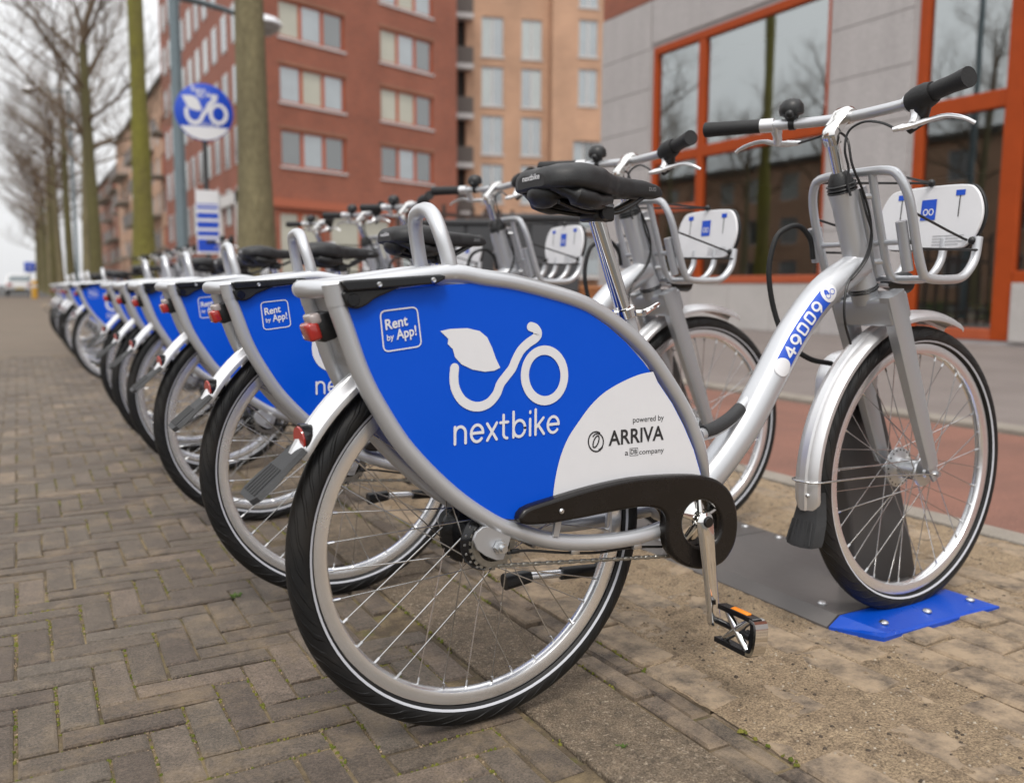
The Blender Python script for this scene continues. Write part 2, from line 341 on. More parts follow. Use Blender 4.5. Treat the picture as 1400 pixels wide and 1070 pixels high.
def make_wheel(root, c, detail, front, M=None):
    rim = MB(); lathe(rim, [(.2945, .0125), (.2945, .0105), (.288, .0095), (.286, .0115), (.2755, .0095), (.2715, .004), (.2715, -.004), (.2755, -.0095), (.286, -.0115), (.288, -.0095), (.2945, -.0105), (.2945, -.0125), (.283, -.0135), (.2735, -.011), (.2695, -.005), (.2695, .005), (.2735, .011), (.283, .0135)], seg=96, closed=True)
    wo = rim.build('wheel', alu, root)
    # tyre with uv (angle, profile)
    prof = []
    for k in range(25):
        a = R_(-140+280*k/24); prof.append((.3125+.0225*math.cos(a), .0225*math.sin(a)))
    ty = MB(); lathe(ty, prof, seg=120)
    ty.f = [f for f in ty.f if len(f) == 4]; ty.mi = ty.mi[:len(ty.f)]
    to = ty.build('tyre', tyrem, wo)
    uvl = to.data.uv_layers.new(name='UVMap'); S = len(prof)
    for p in to.data.polygons:
        ii = [to.data.loops[l].vertex_index for l in p.loop_indices]; wrap = max(i//S for i in ii) > 100 and min(i//S for i in ii) == 0
        for l, vi in zip(p.loop_indices, ii):
            g = vi//S; g = 120 if (wrap and g == 0) else g
            uvl.data[l].uv = (g/120*62*1.0, (vi % S-12)*.35)
    st = MB()
    for s in (-1, 1): lathe(st, [(.3030, s*.0222), (.3005, s*.0212), (.2990, s*.0200)] if s < 0 else [(.2990, s*.0200), (.3005, s*.0212), (.3030, s*.0222)], seg=96)
    st.f = [f for f in st.f if len(f) == 4]; st.mi = st.mi[:len(st.f)]
    st.build('reflective_stripe', stripem, wo)
    # hub
    hb = MB()
    if front:
        lathe(hb, [(.0, -.060), (.006, -.060), (.006, -.048), (.012, -.046), (.014, -.040), (.034, -.036), (.036, -.032), (.034, -.029), (.024, -.024), (.023, .020), (.030, .026), (.047, .030), (.048, .034), (.030, .040), (.014, .046), (.006, .05), (.006, .060), (0, .060)], seg=36, m=zinc)
        for k in range(20):
            a = 2*math.pi*k/20; ball(hb, (.0415*math.cos(a), .030, .0415*math.sin(a)), .003, black, 6)
        lathe(hb, [(.0, -.074), (.0065, -.074), (.0065, -.066), (.0095, -.066), (.0095, -.061), (0, -.061)], seg=6, m=zinc)
        rf, yf = .033, .033
    else:
        lathe(hb, [(.010, -.062), (.020, -.058), (.026, -.050), (.038, -.046), (.049, -.040), (.052, -.034), (.050, -.028), (.040, -.022), (.037, .0), (.039, .024), (.056, .03), (.058, .036), (.054, .040), (.048, .052), (.030, .056), (.008, .06)], seg=40, m=gloss_black)
        for k in range(18):
            a = 2*math.pi*k/18
            ball(hb, (.0465*math.cos(a), -.0405, .0465*math.sin(a)), .0028, zinc, 6)
        lathe(hb, [(.040, -.058), (.041, -.0555), (.041, -.0535), (.040, -.052), (.030, -.052), (.030, -.058)], seg=44, m=chainm, closed=True)
        for k in range(22):
            a = 2*math.pi*(k+.5)/22; bevel_box(hb, (.0425*math.cos(a), -.055, .0425*math.sin(a)), (.006, .003, .006), 0, chainm, Matrix.Rotation(-a, 3, 'Y'))
        lathe(hb, [(0, -.096), (.0055, -.096), (.0055, -.089), (.0058, -.089), (.0058, -.082)], seg=14, m=zinc)
        lathe(hb, [(0.004, -.088), (.0095, -.088), (.0095, -.078), (.012, -.078), (.012, -.0755), (0, -.0755)], seg=6, m=zinc)
        rf, yf = .046, .034
    ho = hb.build('hub', zinc, wo)
    # spokes
    def spoke_pts(i):
        side = -1 if i % 2 else 1; a = 2*math.pi*(i+.5)/36; d = R_(62)*(1 if (i//2) % 2 else -1)
        if not front: d *= .9
        f = rf if not (front and side > 0) else .043
        return Vector((f*math.cos(a+d), side*yf, f*math.sin(a+d))), Vector((.2730*math.cos(a), side*.003, .2730*math.sin(a)))
    allsp = MB()
    for i in range(36):
        A, Bq = spoke_pts(i)
        mb = MB() if detail else allsp
        tube(mb, [A, Bq], .00125, 5); tube(mb, [Bq, Bq+(A-Bq).normalized()*.014], .0024, 6)
        if detail: mb.build('spoke', steel, wo)
    if not detail: allsp.build('spokes', steel, wo)
    for o in [wo]: o.matrix_local = (M or Matrix.Identity(4)) @ Matrix.Translation(c)
    return wo

def make_fender(mb, c, r0, a0, a1, hw, m, n=40, ridge=.004):
    """curved mudguard strip, cross section arched with a centre ridge"""
    cs = [(-hw, -.010), (-hw*.97, -.003), (-hw*.75, .003), (-hw*.34, .007), (-hw*.24, .007+ridge), (hw*.24, .007+ridge), (hw*.34, .007), (hw*.75, .003), (hw*.97, -.003), (hw, -.010)]
    V = []; F = []; S = len(cs)*2
    for i in range(n+1):
        a = R_(a0+(a1-a0)*i/n); ed = 1.0
        k = min(i, n-i)/n
        if k < .02: ed = .8
        for (y, h) in cs: V.append((c[0]+(r0+h)*math.cos(a), c[1]+y*ed, c[2]+(r0+h)*math.sin(a)))
        for (y, h) in cs[::-1]: V.append((c[0]+(r0+h-.0015)*math.cos(a), c[1]+y*ed*.985, c[2]+(r0+h-.0015)*math.sin(a)))
    for i in range(n):
        for k in range(S): F.append([i*S+k, i*S+(k+1) % S, (i+1)*S+(k+1) % S, (i+1)*S+k])
    F.append(list(range(S))); F.append([n*S+k for k in range(S)][::-1])
    mb.add(V, F, m)

def make_bike(detail, number, steer=2.3):
    root = empty('rental_bicycle')
    Ms = steer_matrix(R_(steer))
    nr = lambda L, Yv: [B(x, y, Yv) for x, y in L]
    # ---- frame
    fr = MB()
    low = nr([(455.5, 398), (461, 418), (472.5, 451), (494, 511), (521, 562), (558, 616), (615.5, 673), (669, 710), (707.5, 726), (756, 739), (812, 741), (868, 734)], -.065)
    low += [Vector((.37, -.055, .318)), Vector((.43, -.045, .325))]
    lowp = smooth_path(low, 5)
    up = nr([(660, 380), (700, 386), (747, 398), (798, 415), (841.5, 442), (882, 479), (912, 521), (938, 566), (955, 612)], -.065)
    rk = [Vector((-.292, .03, .757)), Vector((-.3, .0, .757)), Vector((-.292, -.03, .757)), Vector((-.27, -.058, .758)), Vector((-.235, -.065, .762)), Vector((-.15, -.065, .775)), Vector((-.08, -.065, .783))]
    upp = [Vector(p) for p in rk[1:]]+up+[Vector((.455, -.05, .40)), Vector((.452, -.04, .36))]
    upp = smooth_path(upp, 5)
    for mir in (0, 1):
        tube(fr, mirror(lowp) if mir else lowp, .0145, 14); tube(fr, mirror(upp) if mir else upp, .0140, 14)
    # weld collar where the rear stay meets the carrier
    for s in (-1, 1): tube(fr, [B(455.5, 388, -.065)*1 if s < 0 else Vector((B(455.5, 388, -.065).x, .065, B(455.5, 388, -.065).z)), Vector((low[1].x, s*.065, low[1].z))], [.0175, .0155], 14)
    # seat tube, main tube, head tube
    tube(fr, [(.432, 0, .33), (.302, 0, .712)], .0175, 16)
    main = smooth_path([(.445, 0, .325)]+[tuple(B(x, y, 0)) for x, y in [(985, 628), (1019, 577), (1049, 521), (1084, 455), (1124, 401), (1168, 366)]]+[(.925, 0, .815)], 6)
    tube(fr, main, [.034]*8+[.0345]*8+[.034]*8+[.034]*8+[.033]*9, 24)
    tube(fr, [HB-HAX*.0, HB+HAX*.03, HT-HAX*.03, HT], [.030, .0275, .0275, .030], 24)
    lathe(fr, [(.0, -.045), (.028, -.045), (.028, .045), (0, .045)], (.43, 0, .326), seg=24)
    # step-through brace
    tube(fr, smooth_path([(.447, -.045, .483), (.50, -.03, .486), (.56, -.012, .503), (.612, 0, .535)], 6), .0125, 12)
    # lock hoop across the carrier
    hp = [B(617, 376, -.06), B(612, 350, -.058), B(601, 315, -.048), B(591, 293, -.02), B(580, 287, .012), B(568, 297, .04), B(570, 330, .055), B(577, 372, .06)]
    tube(fr, smooth_path(hp, 6), .0125, 14)
    for q in (hp[0], hp[-1]): tube(fr, [q-Vector((0, 0, .004)), q+Vector((-.001, 0, .010))], [.0175, .0135], 14)
    # carrier cross bars
    for x, z in ((-.20, .765), (-.12, .777)): tube(fr, [(x, -.065, z), (x, .065, z)], .006, 10)
    fo = fr.build('frame', silver, root)
    # carrier back plate (number plate like panel between the stays)
    bp = MB(); pl = []
    for y in (-.052, .052):
        for (x, yy) in [(452, 403), (462, 425), (475, 462), (489, 504), (499, 527)]:
            q = B(x, yy, -.065); pl.append((q.x+.006, y, q.z))
    bp.add(pl+[(x+.004, y, z) for x, y, z in pl], [[i, i+1, i+6, i+5] for i in range(4)]+[[i+10, i+15, i+16, i+11] for i in range(4)]+[[0, 5, 15, 10], [4, 14, 19, 9]]+[[i, i+10, i+11, i+1] for i in range(4)]+[[i+5, i+6, i+16, i+15] for i in range(4)])
    bpo = bp.build('carrier_back_plate', silver2, root)
    em = MB(); q0 = B(489, 504, -.065)
    ex = Vector((0, -1, 0)); q1 = B(475, 462, -.065); ey = (q1-q0).normalized(); nn = ex.cross(ey).normalized()
    S, W = wordmark()
    for i, s in enumerate(S):
        V, F = ribbon(s, .16); em.add([Vector((q0.x+.0045-.0003*i*.1, 0, q0.z))+ex*(v[0]/W-.5)*.082+ey*(v[1]*.0118+.0)+nn*.0016 for v in V], F)
    for c_ in (-.012, .016):
        V, F = ribbon(arc(c_, .032, .0095, .0105, 0, 360, 20), .0025, True); em.add([Vector((q0.x+.0045, 0, q0.z))+ex*v[0]+ey*v[1]+nn*.0017 for v in V], F)
    em.build('embossed_mark', dull, bpo)
    # tail light
    tl = MB(); rot = Matrix.Rotation(R_(-18), 3, 'Y'); bevel_box(tl, B(441, 446, -.01), (.028, .044, .044), .006, black, rot)
    tlo = tl.build('tail_light', black, root)
    q = MB(); bevel_box(q, B(425, 453, -.012), (.020, .044, .028), .005, redl, rot, 3); q.build('red_lens', redl, tlo)
    q = MB(); bevel_box(q, B(427, 436, -.012), (.018, .042, .018), .005, clearl, rot, 3); q.build('clear_lens', clearl, tlo)
    # black carrier bar and lock shell
    cb = MB()
    barp = [(464, 385), (472, 383), (600, 375), (608, 377), (607, 382), (596, 388), (474, 399), (470, 395)]
    plate2d(cb, [[(B(x, y, -.084).x, B(x, y, -.084).z) for x, y in barp]], .014, .003, gloss_black, lambda x, y, h: (x, -.082-h, y))
    keyp = sp2([(470, 398), (520, 394), (545, 392), (530, 400), (512, 408), (500, 417), (487, 422), (475, 419), (469, 410)], 4, True)
    plate2d(cb, [[(B(x, y, -.078).x, B(x, y, -.078).z) for x, y in keyp]], .012, .003, black, lambda x, y, h: (x, -.0775-h, y))
    cbo = cb.build('carrier_bar', gloss_black, root)
    for (x, y) in ((519, 389), (593, 383)):
        q = MB(); c_ = B(x, y, -.0905); lathe(q, [(0, -.002), (.003, -.0025), (.0045, 0), (.0045, .004)], c_, seg=14); q.build('screw', zinc, cbo)
    q = MB(); c_ = B(484, 410, -.085); lathe(q, [(0.0, -.0005), (.0085, -.0005), (.0095, .001), (.0095, .003)], c_, seg=20, m=gloss_black)
    q.build('lock_cap', gloss_black, cbo)
    # ---- blue skirt panel
    out = [(467, 404), (525, 397), (571, 393), (615.5, 389), (645, 387.5), (673, 388), (700, 391), (735, 401), (770, 413), (802, 426), (830, 445), (856, 468), (880, 495), (900, 522), (920, 552), (936, 583), (949, 614), (958, 645), (960, 655), (900, 668), (820, 685), (750, 703), (716.5, 708), (700, 710), (683, 708.5), (664, 702), (640, 688), (612, 666), (590, 647), (568, 622), (546, 594), (528, 561), (512, 528), (497, 491), (484, 453), (474, 422)]
    pn = MB(); plate2d(pn, [[(B(x, y, YP).x, B(x, y, YP).z) for x, y in out]], .004, .0008, blue, lambda x, y, h: (x, YP+.002-h, y))
    pno = pn.build('skirt_panel', blue, root)
    q = MB(); plate2d(q, [[(B(x, y, YP).x, B(x, y, YP).z) for x, y in out]], .004, .0008, blue, lambda x, y, h: (x, -YP-.002-h, y))
    q.build('skirt_panel', blue, root)
    Y1, Y2, Y3 = YP-.0012, YP-.0018, YP-.0024
    wf = MB(); arcp = [(893, 508), (877, 511), (861, 517), (841, 527), (823, 539), (806, 556), (790, 578), (777, 598), (767, 622), (760, 650), (756, 680), (756.5, 701)]
    flat_px(wf, sp2(arcp, 3)+[(820, 685), (900, 668), (959, 653), (957, 645), (948, 614), (935, 583), (919, 552), (899, 522)], Y1, whitep)
    wfo = wf.build('white_field', whitep, pno)
    lg = MB()
    leaf = [(602, 452.5), (615.5, 449.5), (639, 448.5), (656, 452.5), (666, 461), (672.7, 475), (678, 490), (684, 502.5), (676, 506.5), (662.6, 508), (646, 505), (631, 498), (622, 488), (619, 477), (612, 470), (613, 463)]
    flat_px(lg, leaf, Y1, whitep)
    body = sp2([(621.5, 503), (620.6, 518), (623, 532), (631, 546), (643, 554), (656, 555.5), (669, 550), (679, 538), (684, 525), (692, 514), (700, 503.5), (705, 492), (712, 479), (722, 469), (732, 462), (735.5, 456), (732, 449), (726, 446.5)], 5)
    stroke_px(lg, body, .0155, Y1-.0001, whitep)
    stroke_px(lg, [(744.6+27*math.cos(a*math.pi/24), 513+34.5*math.sin(a*math.pi/24)) for a in range(48)], .0155, Y1-.0002, whitep, True)
    o0 = B(622, 607, Y1); exv = (B(763.5, 590, Y1)-o0); eyv = B(622, 584, Y1)-o0
    for i, s in enumerate(S):
        V, F = ribbon(s, .175); lg.add([o0+exv*(v[0]/W)+eyv*v[1]+Vector((0, -.0001*(i % 5), 0)) for v in V], F, whitep)
    lg.build('bicycle_logo', whitep, pno)
    ra = MB(); cs = [(519.6, 425.6), (570, 419.3), (576.5, 473), (525, 481)]
    rr = []
    for i in range(4):
        a, b_, c_ = Vector(cs[i-1]), Vector(cs[i]), Vector(cs[(i+1) % 4]); d1 = (a-b_).normalized()*8; d2 = (c_-b_).normalized()*8
        for k in range(7):
            t = k/6; rr.append(tuple((b_+d1)*(1-t)**2+b_*2*t*(1-t)+(b_+d2)*t*t))
    stroke_px(ra, rr, .0021, Y1, whitep, True)
    tmap(ra, 'Rent', (527.5, 451), (558, 444), (526, 437.5), Y1, whitep, .022)
    tmap(ra, 'by', (529.5, 466), (539, 463.5), (528.7, 458), Y1, whitep, .015)
    tmap(ra, 'App!', (542.5, 464), (570, 457.5), (541, 451), Y1, whitep, .022)
    ra.build('rental_print', whitep, pno)
    ar = MB()
    tmap(ar, 'powered by', (865.5, 577.5), (907.5, 574), (865.5, 570), Y2, blackp)
    tmap(ar, 'ARRIVA', (832, 609), (907.5, 600.5), (832, 589.5), Y2, blackp, .018)
    tmap(ar, 'a', (854.5, 622.5), (859, 622), (854.5, 615), Y2, blackp); tmap(ar, 'DB', (862.3, 620.5), (871, 620), (862.3, 614.5), Y2, blackp, .01)
    stroke_px(ar, [(861, 613), (872, 612), (872.3, 622), (861.2, 622.8)], .0011, Y2, blackp, True)
    tmap(ar, 'company', (874, 621), (907.5, 618), (874, 614.2), Y2, blackp)
    cx, cy = 815, 603.5
    stroke_px(ar, [(cx+10.5*math.cos(R_(a)), cy+13.5*math.sin(R_(a))) for a in range(35, 300, 12)], .0026, Y2, blackp)
    stroke_px(ar, [(cx+8*math.cos(R_(a))+2, cy+11*math.sin(R_(a))) for a in range(-140, 80, 12)], .0024, Y2-.0001, blackp)
    stroke_px(ar, [(cx+3.4*math.cos(R_(a))*1.0-4*math.sin(R_(a))*.6, cy+8*math.sin(R_(a))) for a in range(0, 360, 20)], .0026, Y2-.0002, blackp, True)
    ar.build('sponsor_print', blackp, pno)
    # ---- chain cover, ring, crank, pedal, chain
    c6 = lambda L: [(700+x/2.675, 500+y/2.675) for x, y in L]
    outer = sp2(c6([(35, 578), (48, 528), (150, 490), (300, 445), (450, 413), (600, 401), (690, 402), (755, 418), (803, 462), (826, 530), (828, 600), (815, 660), (783, 712), (740, 738), (685, 745), (625, 727), (582, 682), (566, 620), (568, 560), (543, 526), (480, 518), (400, 530), (250, 560), (120, 581)]), 3, True)
    hole = c6([(697+70*math.cos(a*math.pi/18), 578+86*math.sin(a*math.pi/18)) for a in range(36)])
    cc = MB(); YC = -.092
    plate2d(cc, [[(B(x, y, YC).x, B(x, y, YC).z) for x, y in outer], [(B(x, y, YC).x, B(x, y, YC).z) for x, y in hole]], .026, .006, cover, lambda x, y, h: (x, YC+.013-h, y))
    cco = cc.build('chain_cover', cover, root)
    q = MB(); lathe(q, [(0, -.003), (.003, -.003), (.0048, -.001), (.0048, .004)], B(768, 698.5, YC-.001), seg=14); q.build('screw', zinc, cco)
    q = MB(); tube(q, [B(764, 704, -.078), B(759, 733, -.076)], .006, sq=[(.5, -1), (.5, 1), (-.5, 1), (-.5, -1)], up=(0, 1, 0)); q.build('bracket', silver2, cco)
    BB = Vector((B(967, 713, -.11).x, 0, B(967, 713, -.11).z))
    cr = MB(); lathe(cr, [(0, -.086), (.018, -.088), (.022, -.084), (.050, -.080), (.056, -.076), (.056, -.072), (0, -.072)], BB, seg=40, m=chrome)
    for k in range(5):
        a = 2*math.pi*k/5+.3; tube(cr, [BB+Vector((.012*math.cos(a), -.088, .012*math.sin(a))), BB+Vector((.052*math.cos(a), -.082, .052*math.sin(a)))], [.007, .004], 8, chrome)
    cr.build('chainring', chrome, root)
    for s in (-1, 1):
        e = B(977, 846, -.118)-BB; e = Vector((e.x, 0, e.z))*s*-1
        yb = .104*s; ck = MB()
        A = BB+Vector((0, yb, 0)); E = BB+e+Vector((0, yb+.012*s, 0))
        d = (E-A).normalized()
        tube(ck, [A-d*.016, A-d*.010, A, A+d*.03, A+d*.09, E-d*.02, E, E+d*.008, E+d*.014], [.010, .0160, .0190, .0185, .0160, .0145, .0160, .0140, .008], 16, chrome, sq=[(.48*math.cos(t*math.pi/8), math.sin(t*math.pi/8)) for t in range(16)], up=(0, 1, 0))
        lathe(ck, [(0, s*.0125), (.009, s*.0125), (.0105, s*.010), (.0105, 0)][::1 if s < 0 else -1], A, seg=18, m=gloss_black)
        cko = ck.build('crank', chrome, root)
        pd = MB(); pc = E+Vector((0, s*.062, .0))
        tube(pd, [E, E+Vector((0, s*.10, 0))], .006, 10, gloss_black)
        lathe(pd, [(0, s*.1), (.010, s*.1), (.010, s*.088), (.007, s*.085)][::1 if s < 0 else -1], E, seg=14, m=gloss_black)
        # H-shaped cage: two black treads, polished end cap and cross body, turned a little
        tl_ = R_(-6)
        dx = Vector((math.sin(tl_)*-1, 0, math.cos(tl_)))  # cage height direction
        fwd = Vector((math.cos(tl_), 0, math.sin(tl_)))
        for sg in (-1, 1):
            tube(pd, smooth_path([pc+dx*.031*sg+Vector((0, -s*.045, 0)), pc+dx*.031*sg+Vector((0, s*.034, 0)), pc+dx*.026*sg+Vector((0, s*.043, 0)), pc+Vector((0, s*.046, 0))], 4), .0105, 8, gloss_black, sq=[(.42, -1), (.42, 1), (-.42, 1), (-.42, -1)], up=tuple(dx))
            tube(pd, [pc+dx*.027*sg+Vector((0, s*.03, 0)), pc+Vector((0, s*.0, 0))], [.006, .009], 10, chrome)
            tube(pd, [pc+dx*.027*sg+Vector((0, -s*.03, 0)), pc+Vector((0, s*.0, 0))], [.006, .009], 10, chrome)
        tube(pd, smooth_path([pc+dx*.031+Vector((0, s*.036, 0))+fwd*.004, pc+dx*.026+Vector((0, s*.050, 0))+fwd*.004, pc+Vector((0, s*.054, 0))+fwd*.004, pc-dx*.026+Vector((0, s*.050, 0))+fwd*.004, pc-dx*.031+Vector((0, s*.036, 0))+fwd*.004], 4), .015, 8, chrome, sq=[(.18, -1), (.18, 1), (-.18, 1), (-.18, -1)], up=(0, 0, 1) if 0 else tuple(dx))
        pdo = pd.build('pedal', gloss_black, cko)
        q = MB(); bevel_box(q, pc+dx*.0355+Vector((0, s*.004, 0)), (.012, .042, .004), .001, orangel, Matrix.Rotation(tl_, 3, 'Y')); q.build('reflector', orangel, cko)
    ch = MB(); a0 = Vector((-.004, -.056, .297)); a1 = Vector((.40, -.056, .257)); N = 34
    for k in range(N):
        c_ = a0.lerp(a1, (k+.5)/N); an = math.atan2(a1.z-a0.z, a1.x-a0.x)
        wd = .0065 if k % 2 else .0040
        bevel_box(ch, c_, ((a1-a0).length/N*1.25, wd, .0072 if k % 2 else .006), .0018, chainm, Matrix.Rotation(-an, 3, 'Y'), 1)
    ch.build('chain', chainm, root)
    # dropout plates and axle
    for s in (-1, 1):
        dp = MB(); pts = [(-.047, .352), (-.042, .364), (-.030, .372), (.0, .372), (.026, .357), (.018, .333), (.009, .312), (-.004, .312), (-.024, .322), (-.040, .335)]
        plate2d(dp, [pts], .006, .001, silver2, lambda x, y, h: (x, s*.0715-h, y))
        dp.build('dropout', silver2, root)
    # gear cable under the near stay
    gc = MB(); tube(gc, smooth_path([B(694, 756, -.075), B(720, 752, -.073), B(770, 755, -.068), B(815, 755, -.062), B(865, 748, -.06), B(905, 747, -.05)], 5), .0025, 7, black)
    bevel_box(gc, B(704, 753, -.075), (.016, .008, .008), .002, black)
    for x, y in ((785, 753), (870, 746)): bevel_box(gc, B(x, y, -.066), (.018, .010, .010), .001, zinc)
    gc.build('gear_cable', black, root)
    # kickstand folded on the far side
    ks = MB(); tube(ks, [(.10, .09, .209), (.155, .09, .212)], [.016, .013], 10, black); tube(ks, [(.15, .09, .212), (.245, .088, .206)], .008, 10, alu); tube(ks, [(.225, .088, .207), (.315, .085, .202)], .0125, 10, black)
    tube(ks, [(.30, .085, .203), (.40, .03, .29)], .010, 10, black)
    ks.build('kickstand', black, root)
    # ---- rear mudguard with flap and reflector
    rm = MB(); make_fender(rm, RC, .357, 152, 8, .030, fender, 44)
    rmo = rm.build('rear_mudguard', fender, root)
    fl = MB(); a = R_(152.5); base = RC+Vector((math.cos(a), 0, math.sin(a)))*.366; tang = Vector((-.72, 0, -.62)).normalized(); nrm = Vector((-.62, 0, .72))
    sec = [(-.020, .032), (.015, .036), (.050, .047), (.078, .046), (.090, .034)]
    V = []; F = []
    for (t, hw) in sec:
        for (y, h) in ((-hw, -.006), (-hw*.9, .002), (hw*.9, .002), (hw, -.006), (hw*.9, -.008), (-hw*.9, -.008)): V.append(base+tang*t+nrm*h+Vector((0, y, 0)))
    for i in range(4):
        for k in range(6): F.append([i*6+k, i*6+(k+1) % 6, (i+1)*6+(k+1) % 6, (i+1)*6+k])
    F.append(list(range(6))); F.append([24+k for k in range(6)][::-1]); fl.add(V, F, flapm)
    for k in range(5):
        y = -.026+.013*k; tube(fl, [base+tang*.026+nrm*.003+Vector((0, y, 0)), base+tang*.080+nrm*.003+Vector((0, y*1.05, 0))], .0022, 6, flapm)
    fl.build('mud_flap', flapm, rmo)
    rc = B(416, 599, -.005); rx = Vector((-.93, -.12, -.1)).normalized(); q = MB()
    tube(q, [rc-rx*.028, rc-rx*.014, rc+rx*.003, rc+rx*.007], [.013, .021, .0235, .0235], 24, gloss_black); rfo = q.build('reflector', gloss_black, rmo)
    q = MB(); tube(q, [rc+rx*.0071, rc+rx*.0095], [.0205, .0195], 24, redl); q.build('reflector_lens', redl, rmo)
    # ---- wheels
    make_wheel(root, RC, detail, False)
    make_wheel(root, FC, detail, True, Ms)
    # ---- fork (steered)
    fk = MB(); crown_c = HB-HAX*.045
    rotf = Matrix.Rotation(math.atan2(HAX.x, HAX.z), 3, 'Y')
    bevel_box(fk, crown_c+Vector((.012, 0, 0)), (.066, .150, .062), .008, None, rotf, 3)
    tube(fk, [HB-HAX*.03, HB+HAX*.004], [.028, .029], 20)
    for s in (-1, 1):
        tube(fk, [Vector((.950, s*.064, .752)), Vector((1.00, s*.064, .635)), Vector((1.07, s*.064, .470)), Vector((1.117, s*.064, .362))], [.027, .0245, .021, .017], sq=[(x*.62, y) for x, y in sq_prof(.3)], up=(0, 1, 0))
        tube(fk, [Vector((1.112, s*.062, .374)), FC+Vector((.004, s*.062, -.012))], [.016, .012], sq=[(x*.3, y) for x, y in sq_prof(.3)], up=(0, 1, 0))
    fko = fk.build('fork', silver2, root); fko.matrix_local = Ms
    q = MB()
    for z in (0, .006, .014): lathe(q, [(.0295, 0), (.0315, .002), (.0295, .004)], (0, 0, z), 'Z', 24)
    lathe(q, [(.029, -.006), (.024, .018), (.016, .030), (.0, .030)], (0, 0, .012), 'Z', 24)
    mh = HAX.to_track_quat('Z', 'Y').to_matrix().to_4x4(); mh.translation = HT
    hso = q.build('headset_cap', black, fko); hso.matrix_local = mh; q = MB()
    for z in (-.224, -.218): lathe(q, [(.0300, 0), (.0325, .0025), (.0300, .005)], (0, 0, z), 'Z', 24)
    hso = q.build('headset_ring', black, fko); hso.matrix_local = mh
    # left leg lock bolt for the dock
    q = MB(); tube(q, [(1.085, .083, .52), (1.10, .083, .44)], .014, 12, black); tube(q, [(1.08, .083, .53), (1.086, .083, .51)], .016, 12, zinc); tube(q, [(1.065, .070, .60), (1.085, .083, .50)], [.022, .016], 12, silver2); q.build('dock_pin', black, fko)
    # ---- front mudguard (steered)
    fm = MB(); make_fender(fm, FC, .360, 66, 188, .031, fender, 44, .005)
    fmo = fm.build('front_mudguard', fender, root); fmo.matrix_local = Ms
    q = MB(); a = R_(187); b0 = FC+Vector((math.cos(a), 0, math.sin(a)))*.360
    V = []; F = []
    for (t, hw, o_) in [(-.03, .032, .004), (.0, .033, .004), (.035, .040, -.006), (.07, .044, -.022), (.082, .042, -.026)]:
        cdir = Vector((.10, 0, -.995)); cn = Vector((-.995, 0, -.1)); cen = b0+cdir*t
        for (yy, h) in ((-hw, -.022), (-hw*.8, .000), (-hw*.3, .008), (hw*.3, .008), (hw*.8, .0), (hw, -.022), (hw*.75, -.008), (-hw*.75, -.008)): V.append(cen+cn*(h-o_)+Vector((0, yy, 0)))
    for i in range(4):
        for k in range(8): F.append([i*8+k, i*8+(k+1) % 8, (i+1)*8+(k+1) % 8, (i+1)*8+k])
    F.append(list(range(8))); F.append([32+k for k in range(8)][::-1]); q.add(V, F, flapm)
    for k in range(6):
        yv = -.025+.01*k; cen = b0+Vector((.10, 0, -.995))*.045
        tube(q, [b0+Vector((.10, 0, -.995))*.03+Vector((-.012, yv, 0)), b0+Vector((.10, 0, -.995))*.078+Vector((-.030, yv*1.2, 0))], .0022, 6, flapm)
    q.build('mud_flap', flapm, fmo)
    q = MB(); tube(q, smooth_path([FC+Vector((0, -.066, 0)), FC+Vector((-.20, -.052, .012)), FC+Vector((-.345, -.036, .012)), FC+Vector((-.374, -.02, .012)), FC+Vector((-.376, .0, .012)), FC+Vector((-.374, .02, .012)), FC+Vector((-.345, .036, .012)), FC+Vector((-.2, .052, .012)), FC+Vector((0, .066, 0))], 5), .0022, 8, steel)
    q.build('mudguard_stay', steel, fmo)
    q = MB(); lathe(q, [(0, -.003), (.003, -.003), (.0045, -.001), (.0045, .003)], Vector((.770, -.012, .325)), 'X', 12); q.build('rivet', zinc, fmo)
    # ---- head lamp
    q = MB(); hl = Vector((1.045, -.0, .775)); tube(q, [hl-Vector((.035, 0, .0)), hl, hl+Vector((.03, 0, .002)), hl+Vector((.036, 0, .002))], [.012, .022, .026, .024], 20, black); hlo = q.build('head_lamp', black, root)
    q = MB(); tube(q, [hl+Vector((.0361, 0, .002)), hl+Vector((.041, 0, .002))], [.021, .016], 20, clearl); q.build('lens', clearl, hlo)
    q = MB(); bevel_box(q, hl+Vector((-.055, 0, -.005)), (.06, .02, .01), .002, silver2); q.build('bracket', silver2, hlo)
    # ---- stem and bars
    sm = MB(); st0 = HT+HAX*.02; st1 = Vector(B(1137, 190, 0))
    tube(sm, [st0, st1], .0128, 18, chrome)
    bc = Vector(B(1157, 160, 0))
    tube(sm, smooth_path([st1-HAX*.012, st1+HAX*.010, st1.lerp(bc, .45)+Vector((-.004, 0, .01)), bc+Vector((-.006, 0, .004)), bc+Vector((.012, 0, .001))], 4), [.0150]*5+[.0165]*5+[.0185]*7, 16, chrome, sq=[(x*1.12, y*.85) for x, y in sq_prof(.45)], up=(0, 1, 0))
    smo = sm.build('stem', chrome, root)
    q = MB(); lathe(q, [(0, .004), (.008, .004), (.0105, .001), (.0105, -.006)], st1+HAX*.014, 'Z', 16); q.build('stem_cap', dull, smo)
    hbp = smooth_path([B(1325, 105, -.30), B(1285, 122, -.235), B(1245, 140, -.17), B(1200, 152, -.09), B(1157, 161, 0), B(1105, 168, .09), B(1050, 172, .17), B(1005, 175, .235), B(965, 178, .30)], 5)
    hb_ = MB(); tube(hb_, hbp[8:33], .0112, 14, silver); hbo = hb_.build('handlebar', silver, root)
